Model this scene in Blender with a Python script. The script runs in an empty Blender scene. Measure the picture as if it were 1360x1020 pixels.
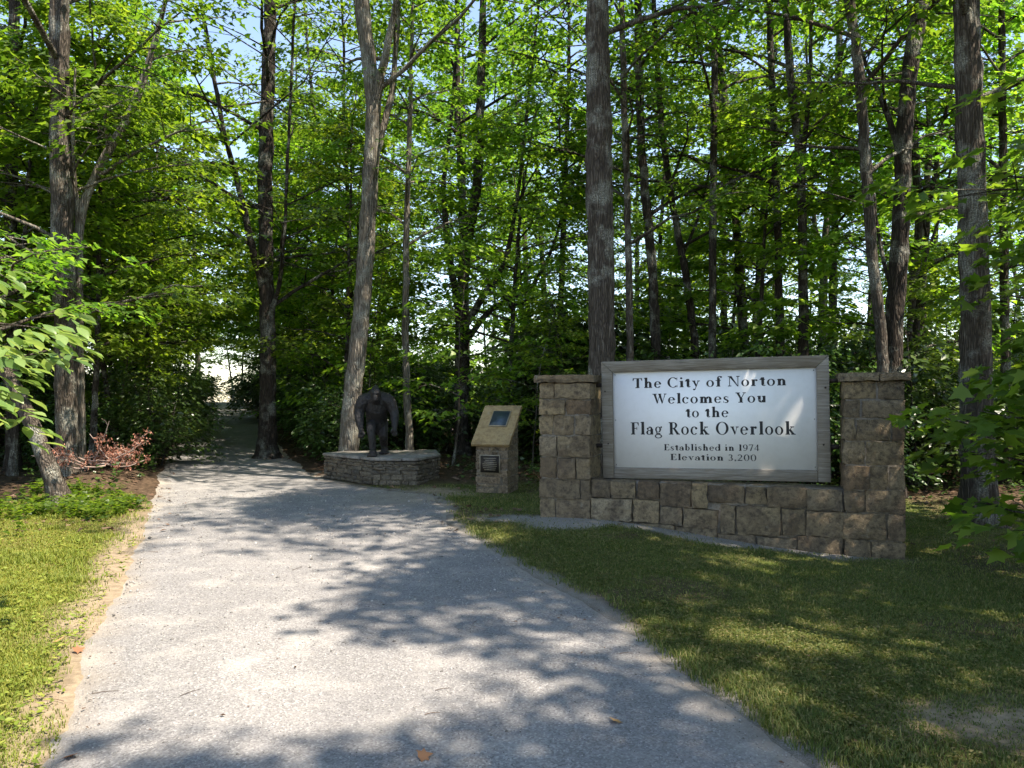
import bpy, math, random
import numpy as np
from mathutils import Vector, noise as mnoise

# ------------------------------------------------------------------ camera, sky, sun, exposure
scene = bpy.context.scene
COL = scene.collection
EYE = 1.65
F_PX, CX, HY = 1027.0, 680.0, 522.0          # focal length / principal column / horizon row of the photograph
cam_d = bpy.data.cameras.new("camera")
cam_d.sensor_width = 36.0
cam_d.lens = 36.0 * F_PX / 1360.0
cam_d.shift_y = (HY - 510.0) / 1360.0
cam_d.clip_end = 20000.0
cam = bpy.data.objects.new("camera", cam_d)
cam.location = (0, 0, EYE)
cam.rotation_euler = (math.radians(90), 0, 0)
COL.objects.link(cam)
scene.camera = cam

SUN_EL = math.radians(62.0)
SUN_H = np.array([0.87, -0.49]); SUN_H = SUN_H / np.linalg.norm(SUN_H)     # horizontal direction towards the sun
SUN_V = np.array([SUN_H[0] * math.cos(SUN_EL), SUN_H[1] * math.cos(SUN_EL), math.sin(SUN_EL)])
world = bpy.data.worlds.new("World")
scene.world = world
world.use_nodes = True
wn = world.node_tree
for n in list(wn.nodes): wn.nodes.remove(n)
w_out = wn.nodes.new("ShaderNodeOutputWorld")
w_bg = wn.nodes.new("ShaderNodeBackground")
w_sky = wn.nodes.new("ShaderNodeTexSky")
w_sky.sky_type = 'NISHITA'
w_sky.sun_disc = False
w_sky.sun_elevation = SUN_EL
w_sky.sun_rotation = math.atan2(SUN_H[0], SUN_H[1])
w_sky.altitude = 900.0
w_sky.air_density = 1.0
w_sky.dust_density = 0.6
w_bg.inputs['Strength'].default_value = 0.15
wn.links.new(w_sky.outputs[0], w_bg.inputs[0])
wn.links.new(w_bg.outputs[0], w_out.inputs[0])

sun_d = bpy.data.lights.new("sun", 'SUN')
sun_d.energy = 5.0
sun_d.angle = math.radians(0.53)
sun_d.color = (1.0, 0.95, 0.87)
sun = bpy.data.objects.new("sun", sun_d)
sun.location = (20, -10, 40)
sun.rotation_euler = Vector(SUN_V).to_track_quat('Z', 'Y').to_euler()
COL.objects.link(sun)

scene.view_settings.view_transform = 'Standard'
scene.view_settings.look = 'None'
scene.view_settings.gamma = 1.0
scene.view_settings.use_curve_mapping = False
scene.view_settings.exposure = 1.5
scene.view_settings.use_white_balance = True
scene.view_settings.white_balance_temperature = 7250
scene.view_settings.white_balance_tint = 12
scene.render.engine = 'CYCLES'
cy = scene.cycles
cy.use_denoising = True
cy.use_adaptive_sampling = True
cy.adaptive_threshold = 0.02
cy.max_bounces = 4
cy.diffuse_bounces = 2
cy.glossy_bounces = 2
cy.transmission_bounces = 3
cy.transparent_max_bounces = 4
cy.caustics_reflective = False
cy.caustics_refractive = False

rng = np.random.default_rng(7)
random.seed(7)

# ------------------------------------------------------------------ helpers
def W(px, py, Y):
    """point at depth Y seen at photo pixel (px, py)"""
    return np.array([(px - CX) / F_PX * Y, Y, EYE + (HY - py) / F_PX * Y])

def sstep(a, b, x):
    t = np.clip((np.asarray(x, float) - a) / (b - a), 0, 1)
    return t * t * (3 - 2 * t)

class MB:
    """collects faces, builds ONE mesh"""
    def __init__(s):
        s.v, s.l, s.n, s.k = [], [], [], 0
    def add(s, verts, faces):
        verts = np.asarray(verts, float).reshape(-1, 3)
        s.v.append(verts)
        for f in faces:
            s.l.append(np.asarray(f, int) + s.k); s.n.append(np.array([len(f)]))
        s.k += len(verts)
    def add_arr(s, verts, faces):
        """faces: (m, c) int array"""
        verts = np.asarray(verts, float).reshape(-1, 3); faces = np.asarray(faces, int)
        s.v.append(verts); s.l.append((faces + s.k).ravel()); s.n.append(np.full(len(faces), faces.shape[1]))
        s.k += len(verts)
    def mesh(s, name, smooth=False):
        me = bpy.data.meshes.new(name)
        v = np.concatenate(s.v); l = np.concatenate(s.l); n = np.concatenate(s.n)
        me.vertices.add(len(v)); me.vertices.foreach_set('co', v.astype(np.float32).ravel())
        me.loops.add(len(l)); me.loops.foreach_set('vertex_index', l.astype(np.int32))
        me.polygons.add(len(n)); me.polygons.foreach_set('loop_start', np.concatenate([[0], np.cumsum(n)[:-1]]).astype(np.int32))
        if smooth: me.polygons.foreach_set('use_smooth', np.ones(len(n), bool))
        me.update(calc_edges=True)
        return me

def link(name, me, mat=None, parent=None, loc=None, rot=None):
    o = bpy.data.objects.new(name, me)
    if mat is not None and me is not None and len(me.materials) == 0: me.materials.append(mat)
    if parent is not None: o.parent = parent
    if loc is not None: o.location = loc
    if rot is not None: o.rotation_euler = rot
    COL.objects.link(o)
    return o

def tag(o, label=None, cat=None, group=None, kind=None):
    if label: o["label"] = label
    if cat: o["category"] = cat
    if group: o["group"] = group
    if kind: o["kind"] = kind
    return o

def thing(name, label, cat, loc=(0, 0, 0), rz=0.0, group=None):
    o = link(name, None, loc=loc, rot=(0, 0, rz))
    o.empty_display_size = 0.2
    return tag(o, label, cat, group)

def tube_arr(pts, rad, n=6, cap=False, wob=None, phase=0.0):
    pts = np.asarray(pts, float); rad = np.asarray(rad, float)
    m = len(pts)
    t = np.gradient(pts, axis=0); t /= (np.linalg.norm(t, axis=1, keepdims=True) + 1e-9)
    ref = np.array([1.0, 0, 0]) if abs(t[:, 0]).mean() < 0.8 else np.array([0, 1.0, 0])
    a = np.cross(t, ref); a /= (np.linalg.norm(a, axis=1, keepdims=True) + 1e-9)
    b = np.cross(t, a)
    ang = np.linspace(0, 2 * np.pi, n, endpoint=False) + phase
    r = rad[:, None] * np.ones(n)[None, :]
    if wob is not None: r = r * wob
    v = pts[:, None, :] + r[:, :, None] * (np.cos(ang)[None, :, None] * a[:, None, :] + np.sin(ang)[None, :, None] * b[:, None, :])
    i = np.arange(m - 1)[:, None] * n; j = np.arange(n)[None, :]; j2 = (np.arange(n)[None, :] + 1) % n
    f = np.stack([i + j, i + j2, i + n + j2, i + n + j], -1).reshape(-1, 4)
    return v.reshape(-1, 3), f

def add_tube(mb, pts, rad, n=6, cap=False, wob=None, phase=0.0):
    v, f = tube_arr(pts, rad, n, wob=wob, phase=phase)
    k = mb.k
    mb.add_arr(v, f)
    if cap:
        m = len(pts)
        mb.l.append(np.arange(n)[::-1] + k); mb.n.append(np.array([n]))
        mb.l.append(np.arange(n) + k + (m - 1) * n); mb.n.append(np.array([n]))

def add_box(mb, c, s, R=None):
    x, y, z = np.array(s) / 2
    v = np.array([[-x,-y,-z],[x,-y,-z],[x,y,-z],[-x,y,-z],[-x,-y,z],[x,-y,z],[x,y,z],[-x,y,z]])
    if R is not None: v = v @ np.asarray(R).T
    mb.add_arr(v + np.array(c), [[0,3,2,1],[4,5,6,7],[0,1,5,4],[1,2,6,5],[2,3,7,6],[3,0,4,7]])

def copy_tree(o, parent=None):
    c = o.copy(); COL.objects.link(c)
    if parent is not None: c.parent = parent
    for ch in o.children: copy_tree(ch, c)
    return c

# ------------------------------------------------------------------ materials
class NT:
    def __init__(s, name):
        s.m = bpy.data.materials.new(name); s.m.use_nodes = True
        s.t = s.m.node_tree
        for n in list(s.t.nodes): s.t.nodes.remove(n)
        s.out = s.t.nodes.new("ShaderNodeOutputMaterial")
    def n(s, typ, **kw):
        nd = s.t.nodes.new("ShaderNode" + typ)
        for k, v in kw.items():
            if k.startswith('_'): setattr(nd, k[1:], v)
            else:
                sock = nd.inputs[int(k[1:])] if (k[0] == 'i' and k[1:].isdigit()) else nd.inputs[k.replace('__', ' ')]
                if isinstance(v, bpy.types.NodeSocket): s.t.links.new(v, sock)
                else: sock.default_value = v
        return nd
    def link(s, a, b): s.t.links.new(a, b)
    def ramp(s, fac, stops, interp='LINEAR'):
        r = s.n("ValToRGB"); r.color_ramp.interpolation = interp
        while len(r.color_ramp.elements) < len(stops): r.color_ramp.elements.new(0.5)
        for e, (p, c) in zip(r.color_ramp.elements, stops):
            e.position = p; e.color = (c[0], c[1], c[2], 1) if hasattr(c, '__len__') else (c, c, c, 1)
        if fac is not None: s.link(fac, r.inputs[0])
        return r.outputs[0]
    def mix(s, fac, a, b, blend='MIX'):
        m = s.n("Mix", _data_type='RGBA', _blend_type=blend)
        for sock, v in ((m.inputs[0], fac), (m.inputs[6], a), (m.inputs[7], b)):
            if isinstance(v, bpy.types.NodeSocket): s.link(v, sock)
            elif hasattr(v, '__len__'): sock.default_value = (v[0], v[1], v[2], 1)
            else: sock.default_value = v
        return m.outputs[2]
    def noise(s, vec, scale, detail=4, rough=0.55, dist=0.0):
        nd = s.n("TexNoise"); nd.inputs['Scale'].default_value = scale; nd.inputs['Detail'].default_value = detail
        nd.inputs['Roughness'].default_value = rough; nd.inputs['Distortion'].default_value = dist
        if vec is not None: s.link(vec, nd.inputs['Vector'])
        return nd.outputs[0]
    def mapping(s, vec, scale=(1, 1, 1)):
        m = s.n("Mapping"); m.inputs['Scale'].default_value = scale; s.link(vec, m.inputs['Vector'])
        return m.outputs[0]
    def bump(s, h, strength=0.5, dist=0.02, normal=None):
        b = s.n("Bump"); b.inputs['Strength'].default_value = strength; b.inputs['Distance'].default_value = dist
        s.link(h, b.inputs['Height'])
        if normal is not None: s.link(normal, b.inputs['Normal'])
        return b.outputs[0]
    def principled(s, col, rough=0.8, normal=None, spec=0.3, metal=0.0):
        p = s.n("BsdfPrincipled")
        for sock, v in ((p.inputs['Base Color'], col), (p.inputs['Roughness'], rough)):
            if isinstance(v, bpy.types.NodeSocket): s.link(v, sock)
            elif hasattr(v, '__len__'): sock.default_value = (v[0], v[1], v[2], 1)
            else: sock.default_value = v
        p.inputs['Specular IOR Level'].default_value = spec
        p.inputs['Metallic'].default_value = metal
        if normal is not None: s.link(normal, p.inputs['Normal'])
        return p.outputs[0]
    def done(s, shader):
        s.link(shader, s.out.inputs[0]); return s.m

def obj_co(t): return t.n("TexCoord").outputs['Object']
def gen_pos(t): return t.n("NewGeometry").outputs['Position']
def obj_rand(t): return t.n("ObjectInfo").outputs['Random']
def addv(t, vec, scalar, k):
    m = t.n("VectorMath", _operation='MULTIPLY_ADD')
    c = t.n("CombineXYZ")
    for i in range(3): t.link(scalar, c.inputs[i])
    t.link(c.outputs[0], m.inputs[0]); m.inputs[1].default_value = (k, k * 1.7, k * 2.3); t.link(vec, m.inputs[2])
    return m.outputs[0]

def leaf_mat(name, dark, mid, light, trans=0.42, tcol=(2.4, 2.3, 1.2), rough=0.42, spec=0.35):
    t = NT(name)
    isl = t.n("NewGeometry").outputs['Random Per Island']
    r = obj_rand(t)
    c = t.ramp(isl, [(0.0, dark), (0.5, mid), (1.0, light)])
    hv = t.n("HueSaturation"); t.link(c, hv.inputs['Color'])
    mr = t.n("MapRange"); t.link(r, mr.inputs[0]); mr.inputs[3].default_value = 0.485; mr.inputs[4].default_value = 0.512
    t.link(mr.outputs[0], hv.inputs['Hue'])
    mv = t.n("MapRange"); t.link(r, mv.inputs[0]); mv.inputs[3].default_value = 0.75; mv.inputs[4].default_value = 1.3
    t.link(mv.outputs[0], hv.inputs['Value'])
    c = hv.outputs[0]
    tc = t.mix(1.0, c, tcol, 'MULTIPLY')
    p = t.principled(c, rough, spec=spec)
    tr = t.n("BsdfTranslucent"); t.link(tc, tr.inputs[0])
    mx = t.n("MixShader"); mx.inputs[0].default_value = trans
    t.link(p, mx.inputs[1]); t.link(tr.outputs[0], mx.inputs[2])
    return t.done(mx.outputs[0])

M = {}
M['leaf'] = leaf_mat("leaf_maple", (0.035, 0.08, 0.012), (0.07, 0.14, 0.018), (0.14, 0.215, 0.03), 0.47, tcol=(2.3, 2.4, 1.1))
M['leaf_light'] = leaf_mat("leaf_beech", (0.05, 0.1, 0.012), (0.095, 0.17, 0.02), (0.18, 0.25, 0.035), 0.5, tcol=(2.3, 2.35, 1.05))
M['leaf_dark'] = leaf_mat("leaf_evergreen", (0.022, 0.05, 0.012), (0.034, 0.075, 0.016), (0.055, 0.105, 0.02), 0.22, rough=0.33, spec=0.5)
M['leaf_broad'] = leaf_mat("leaf_broad", (0.06, 0.11, 0.03), (0.12, 0.19, 0.05), (0.2, 0.26, 0.09), 0.4, tcol=(1.9, 1.8, 1.2), rough=0.4)
M['grass'] = leaf_mat("grass_blade", (0.05, 0.075, 0.016), (0.08, 0.112, 0.022), (0.22, 0.195, 0.08), 0.3, tcol=(1.6, 1.6, 1.0), rough=0.55, spec=0.2)
M['moss_grass'] = leaf_mat("moss_grass_blade", (0.09, 0.12, 0.018), (0.13, 0.16, 0.022), (0.21, 0.21, 0.045), 0.3, tcol=(1.6, 1.5, 0.9), rough=0.55, spec=0.2)
M['dead_leaf'] = leaf_mat("dead_leaf", (0.17, 0.07, 0.05), (0.28, 0.12, 0.085), (0.4, 0.22, 0.16), 0.2, tcol=(1.2, 1.0, 0.8), rough=0.7, spec=0.1)
M['litter'] = leaf_mat("leaf_litter", (0.06, 0.038, 0.024), (0.11, 0.07, 0.045), (0.2, 0.135, 0.09), 0.1, tcol=(1.1, 1.0, 0.9), rough=0.8, spec=0.1)

def bark_mat(name, c0, c1, c2, sc=1.0):
    t = NT(name)
    p = addv(t, obj_co(t), obj_rand(t), 13.0)
    st = t.mapping(p, (1, 1, 0.16))
    v = t.n("TexVoronoi", _feature='DISTANCE_TO_EDGE'); v.inputs['Scale'].default_value = 30 * sc
    warp = t.n("TexNoise"); warp.inputs['Scale'].default_value = 9; t.link(st, warp.inputs['Vector'])
    wv = t.n("VectorMath", _operation='MULTIPLY_ADD'); t.link(warp.outputs['Color'], wv.inputs[0]); wv.inputs[1].default_value = (0.06, 0.06, 0.06); t.link(st, wv.inputs[2])
    t.link(wv.outputs[0], v.inputs['Vector'])
    ridges = t.ramp(v.outputs['Distance'], [(0.0, 0.0), (0.35, 1.0)])
    n1 = t.noise(st, 22 * sc, 6, 0.65)
    n2 = t.noise(p, 2.6, 5, 0.6)
    n3 = t.noise(p, 55, 4, 0.7)
    c = t.ramp(n1, [(0.25, c0), (0.55, c1), (0.8, c2)])
    c = t.mix(t.ramp(ridges, [(0, 0.75), (0.6, 0.0)]), c, c0)
    lich = t.ramp(n2, [(0.5, 0.0), (0.62, 0.75)])
    lc = t.ramp(n3, [(0.3, (0.20, 0.21, 0.17)), (0.7, (0.42, 0.42, 0.36))])
    c = t.mix(t.mix(1.0, lich, t.ramp(n3, [(0.38, 0.1), (0.6, 1)]), 'MULTIPLY'), c, lc)
    h = t.mix(0.45, ridges, n1)
    nb = t.bump(h, 1.0, 0.045)
    return t.done(t.principled(c, 0.92, nb, 0.15))
M['bark'] = bark_mat("bark_grey", (0.03, 0.024, 0.018), (0.11, 0.09, 0.072), (0.24, 0.21, 0.17))
M['bark_dark'] = bark_mat("bark_dark", (0.018, 0.014, 0.011), (0.062, 0.049, 0.039), (0.14, 0.115, 0.092))
M['bark_pale'] = bark_mat("bark_pale", (0.06, 0.05, 0.038), (0.2, 0.175, 0.14), (0.38, 0.345, 0.28), 0.8)
M['twig'] = (lambda t: t.done(t.principled(t.ramp(t.noise(obj_co(t), 6, 3), [(0.3, (0.16, 0.10, 0.08)), (0.7, (0.36, 0.28, 0.24))]), 0.8)))(NT("dry_twig"))

def stone_mat(name, ramp_cols, dark=(0.05, 0.04, 0.032), bump=1.0, scale=1.0):
    t = NT(name)
    r = obj_rand(t)
    p = addv(t, obj_co(t), r, 31.0)
    base = t.ramp(r, ramp_cols)
    n1 = t.noise(p, 4 * scale, 6, 0.62, 0.4)
    n2 = t.noise(p, 17 * scale, 8, 0.7)
    n3 = t.noise(p, 90 * scale, 3, 0.7)
    ms = t.n("TexMusgrave") if False else None
    c = t.mix(t.ramp(n1, [(0.42, 0.0), (0.7, 0.4)]), base, (0.27, 0.205, 0.125))
    c = t.mix(t.ramp(t.noise(p, 2.3 * scale, 3, 0.6, 1.0), [(0.5, 0.0), (0.66, 0.65)]), c, (0.105, 0.075, 0.05))
    c = t.mix(t.ramp(n2, [(0.34, 0.85), (0.56, 0.0)]), c, dark)
    c = t.mix(t.ramp(n3, [(0.35, 0.35), (0.6, 0.0)]), c, dark)
    c = t.mix(t.ramp(t.noise(p, 7 * scale, 5, 0.7), [(0.62, 0.0), (0.74, 0.6)]), c, (0.33, 0.31, 0.25))
    h = t.mix(0.35, n2, n3)
    h = t.mix(0.4, h, n1)
    return t.done(t.principled(c, 0.9, t.bump(h, bump, 0.08), 0.2))
M['stone'] = stone_mat("sandstone", [(0.0, (0.15, 0.105, 0.065)), (0.15, (0.34, 0.26, 0.155)), (0.32, (0.17, 0.13, 0.085)), (0.5, (0.40, 0.30, 0.165)), (0.62, (0.27, 0.21, 0.135)), (0.78, (0.2, 0.12, 0.065)), (0.9, (0.36, 0.29, 0.19)), (1.0, (0.23, 0.165, 0.095))])
M['field_stone'] = stone_mat("field_stone", [(0.0, (0.15, 0.13, 0.1)), (0.4, (0.22, 0.19, 0.14)), (0.7, (0.12, 0.108, 0.09)), (1.0, (0.29, 0.24, 0.17))], scale=1.6)
M['kiosk_stone'] = stone_mat("warm_field_stone", [(0.0, (0.3, 0.21, 0.13)), (0.4, (0.4, 0.31, 0.2)), (0.7, (0.26, 0.19, 0.13)), (1.0, (0.45, 0.37, 0.25))], scale=1.6)
M['slab'] = stone_mat("slab_stone", [(0.0, (0.36, 0.25, 0.12)), (1.0, (0.4, 0.28, 0.14))], dark=(0.2, 0.13, 0.06), bump=0.35)
M['plinth_slab'] = stone_mat("plinth_slab_stone", [(0.0, (0.23, 0.22, 0.2)), (1.0, (0.3, 0.28, 0.25))], dark=(0.1, 0.09, 0.08), bump=0.4)
def mortar():
    t = NT("mortar"); p = obj_co(t)
    n = t.noise(p, 30, 6, 0.7)
    return t.done(t.principled(t.ramp(n, [(0.3, (0.12, 0.102, 0.08)), (0.7, (0.3, 0.262, 0.21))]), 0.95, t.bump(n, 0.6, 0.02), 0.1))
M['mortar'] = mortar()

def wood():
    t = NT("weathered_wood"); p = addv(t, obj_co(t), obj_rand(t), 9.0)
    st = t.mapping(p, (0.7, 14, 14))
    n = t.noise(st, 4.5, 6, 0.65, 0.6); n2 = t.noise(p, 2.2, 4)
    c = t.ramp(n, [(0.28, (0.09, 0.075, 0.06)), (0.5, (0.2, 0.178, 0.145)), (0.75, (0.32, 0.295, 0.25))])
    c = t.mix(t.ramp(n2, [(0.4, 0.0), (0.7, 0.5)]), c, (0.15, 0.115, 0.075))
    return t.done(t.principled(c, 0.85, t.bump(n, 0.5, 0.006), 0.2))
M['wood'] = wood()
def panel_m():
    t = NT("painted_panel"); p = obj_co(t)
    n = t.noise(p, 1.6, 3, 0.5, 0.3); n2 = t.noise(p, 11, 5, 0.7)
    c = t.mix(t.ramp(n2, [(0.45, 0.0), (0.85, 0.22)]), (0.85, 0.835, 0.805), (0.58, 0.55, 0.48))
    return t.done(t.principled(c, 0.5, t.bump(n, 0.25, 0.05), 0.35))
M['panel'] = panel_m()
def flat(name, col, rough=0.6, metal=0.0, spec=0.3, var=0.25, sc=20, bump=0.2):
    t = NT(name); n = t.noise(obj_co(t), sc, 5, 0.65)
    c = t.ramp(n, [(0.25, tuple(v * (1 - var) for v in col)), (0.75, tuple(min(1, v * (1 + var)) for v in col))])
    return t.done(t.principled(c, rough, t.bump(n, bump, 0.01), spec, metal))
M['letter'] = flat("black_vinyl", (0.012, 0.012, 0.014), 0.5, var=0.1)
M['bolt'] = flat("rusty_iron", (0.03, 0.022, 0.018), 0.7)
M['bronze'] = flat("dark_bronze_plaque", (0.045, 0.036, 0.03), 0.45, 0.5)
M['bronze_rim'] = flat("plaque_rim", (0.33, 0.28, 0.2), 0.5, 0.3)
M['slate_plaque'] = flat("blue_grey_plaque", (0.05, 0.07, 0.085), 0.4, 0.5)
M['railing'] = flat("galvanised_railing", (0.5, 0.5, 0.5), 0.5, 0.3)
def fur():
    t = NT("dark_statue_fur"); p = obj_co(t)
    n = t.noise(t.mapping(p, (1, 1, 0.3)), 38, 6, 0.7, 0.5)
    c = t.ramp(n, [(0.3, (0.007, 0.006, 0.006)), (0.7, (0.028, 0.023, 0.021))])
    return t.done(t.principled(c, 0.55, t.bump(n, 0.9, 0.02), 0.4))
M['fur'] = fur()
def skin():
    t = NT("statue_bare_skin"); n = t.noise(obj_co(t), 25, 4)
    return t.done(t.principled(t.ramp(n, [(0.3, (0.10, 0.075, 0.07)), (0.7, (0.2, 0.155, 0.15))]), 0.5, t.bump(n, 0.4, 0.01), 0.4))
M['skin'] = skin()

# ground material: attributes grass / gravel / dirt / litter mix the surface kinds
def ground_m():
    t = NT("ground_soil"); p = gen_pos(t)
    def at(nm):
        a = t.n("Attribute"); a.attribute_name = nm; return a.outputs['Fac']
    n1 = t.noise(p, 1.3, 5, 0.6); n2 = t.noise(p, 14, 6, 0.7); n3 = t.noise(p, 130, 3, 0.7)
    litter = t.ramp(n2, [(0.3, (0.022, 0.015, 0.01)), (0.5, (0.06, 0.04, 0.026)), (0.72, (0.14, 0.095, 0.062))])
    grass = t.ramp(n2, [(0.3, (0.045, 0.062, 0.014)), (0.55, (0.075, 0.095, 0.02)), (0.75, (0.13, 0.12, 0.04))])
    grass = t.mix(t.ramp(n1, [(0.42, 0.0), (0.66, 0.75)]), grass, (0.15, 0.125, 0.06))
    moss = t.ramp(n2, [(0.3, (0.10, 0.11, 0.016)), (0.55, (0.17, 0.165, 0.028)), (0.75, (0.25, 0.2, 0.07))])
    dirt = t.ramp(n2, [(0.3, (0.17, 0.13, 0.09)), (0.7, (0.36, 0.285, 0.195))])
    gravel = t.ramp(n3, [(0.3, (0.10, 0.092, 0.078)), (0.5, (0.22, 0.205, 0.18)), (0.7, (0.38, 0.36, 0.33))])
    c = t.mix(at('grass'), litter, grass)
    c = t.mix(at('moss'), c, moss)
    c = t.mix(at('dirt'), c, dirt)
    c = t.mix(at('gravel'), c, gravel)
    h = t.mix(0.4, n2, n3)
    return t.done(t.principled(c, 0.95, t.bump(h, 0.7, 0.03), 0.1))
M['ground'] = ground_m()
def path_m():
    t = NT("path_gravel"); p = gen_pos(t)
    n0 = t.noise(p, 0.55, 4, 0.6); n1 = t.noise(p, 2.6, 5, 0.65); n3 = t.noise(p, 95, 3, 0.75)
    v = t.n("TexVoronoi"); v.inputs['Scale'].default_value = 95; t.link(p, v.inputs['Vector'])
    sp = t.ramp(v.outputs['Color'], [(0.05, (0.11, 0.106, 0.104)), (0.45, (0.2, 0.195, 0.192)), (0.8, (0.275, 0.268, 0.262)), (1.0, (0.42, 0.41, 0.395))])
    c = t.mix(t.ramp(n3, [(0.35, 0.55), (0.6, 0.0)]), sp, (0.11, 0.105, 0.10))
    c = t.mix(t.ramp(n1, [(0.5, 0.0), (0.72, 0.5)]), c, (0.37, 0.35, 0.32))
    c = t.mix(t.ramp(n0, [(0.35, 0.3), (0.6, 0.0)]), c, (0.17, 0.165, 0.165))
    tr = t.n("Attribute"); tr.attribute_name = 'track'
    c = t.mix(tr.outputs['Fac'], c, t.mix(1.0, c, (1.28, 1.27, 1.25), 'MULTIPLY'))
    n5 = t.noise(p, 7.5, 5, 0.7)
    c = t.mix(t.ramp(n5, [(0.56, 0.0), (0.7, 0.4)]), c, (0.15, 0.14, 0.13))
    a = t.n("Attribute"); a.attribute_name = 'dirt'
    dirt = t.ramp(n1, [(0.3, (0.2, 0.17, 0.135)), (0.7, (0.31, 0.27, 0.22))])
    c = t.mix(a.outputs['Fac'], c, dirt)
    h = t.mix(0.5, v.outputs['Distance'], n3)
    return t.done(t.principled(c, 0.93, t.bump(h, 0.75, 0.012), 0.15))
M['path'] = path_m()

# ------------------------------------------------------------------ terrain
PL = np.array([[-8, -0.2], [0, -1.3], [3.4, -2.10], [4.15, -2.44], [5.17, -2.87], [6.83, -3.5], [9.52, -4.55], [12.0, -5.65], [14.4, -6.64], [48, -20.1], [54, -22.6]])
PR = np.array([[-8, 4.0], [0, 2.2], [3.4, 1.42], [4.15, 1.21], [5.01, 0.93], [6.1, 0.59], [8.15, -0.2], [9.8, -0.76], [11.2, -0.95], [12.4, -1.25], [13.4, -2.6], [14.4, -3.5], [17, -4.6], [48, -16.7], [54, -18.8]])
def pathL(y): return np.interp(y, PL[:, 0], PL[:, 1])
def pathR(y): return np.interp(y, PR[:, 0], PR[:, 1])
def terrain(x, y):
    x = np.asarray(x, float); y = np.asarray(y, float)
    z = 1.05 * sstep(15, 48, y)
    off = x - pathR(np.clip(y, -8, 54))
    z = z + 0.05 * sstep(6, 10, y) * (1 - sstep(14, 20, y)) * sstep(-1, 1.2, off)
    z = z - 0.24 * sstep(0.6, 4.4, x) * sstep(3.5, 8.5, y) * (1 - sstep(13, 40, y) * 0.5)
    z = z - 0.055 * np.clip(y - 17, 0, 60) * sstep(2, 12, off)
    lf = pathL(np.clip(y, -8, 54)) - x
    z = z + 0.32 * np.exp(-(((x + 7.1) / 0.75) ** 2 + ((y - 13.4) / 1.5) ** 2))
    z = z - 0.03 * np.clip(lf - 4, 0, 40)
    z = z - 0.28 * np.clip(y - 51, 0, 330)
    z = z - 0.15 * np.clip(np.abs(x) - 60, 0, 400)
    z = z + 0.035 * np.sin(x * 1.3 + 0.7 * y) * np.sin(y * 0.9 - x * 0.4) * np.maximum(sstep(0.2, 2, off), sstep(0.2, 2, lf))
    return z

def gz(x, y): return float(terrain(x, y))

# wall frame of reference (sign plane)
P0 = np.array([1.316, 9.94]); U2 = np.array([0.9463, -0.3233]); N2 = np.array([-0.3233, -0.9463])
WALL_RZ = math.atan2(U2[1], U2[0])
def wuv(u, v): return P0 + u * U2 + v * N2

def axis(segs):
    out = []
    for a, b, s in segs: out += list(np.arange(a, b - 1e-6, s))
    return np.array(out + [segs[-1][1]])
gx = axis([(-6000, -400, 800), (-400, -60, 40), (-60, -24, 4), (-24, -10, 0.7), (-10, 8, 0.1), (8, 24, 0.7), (24, 60, 4), (60, 400, 40), (400, 6000, 800)])
gy = axis([(-6000, -400, 800), (-400, -40, 40), (-40, -6, 3), (-6, 2.5, 0.5), (2.5, 15, 0.1), (15, 54, 0.6), (54, 120, 6), (120, 400, 20), (400, 6000, 700)])
XX, YY = np.meshgrid(gx, gy)
ZZ = terrain(XX, YY)
yc = np.clip(YY, -8, 54)
inpath = np.minimum(XX - pathL(yc), pathR(yc) - XX)
ZZ = ZZ - 0.02 * sstep(0.0, 0.25, inpath) * (YY < 53)
mb = MB()
nxn, nyn = len(gx), len(gy)
ii = (np.arange(nyn - 1)[:, None] * nxn + np.arange(nxn - 1)[None, :])
mb.add_arr(np.stack([XX, YY, ZZ], -1), np.stack([ii, ii + 1, ii + nxn + 1, ii + nxn], -1).reshape(-1, 4))
g_me = mb.mesh("ground", smooth=True)

def vnoise(x, y, s, seed=0.0):
    sh = np.shape(x); out = np.empty(np.size(x))
    for k, (a, b) in enumerate(zip(np.ravel(x), np.ravel(y))):
        out[k] = mnoise.noise((a * s + seed, b * s - seed, seed * 1.3))
    return out.reshape(sh)

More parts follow.
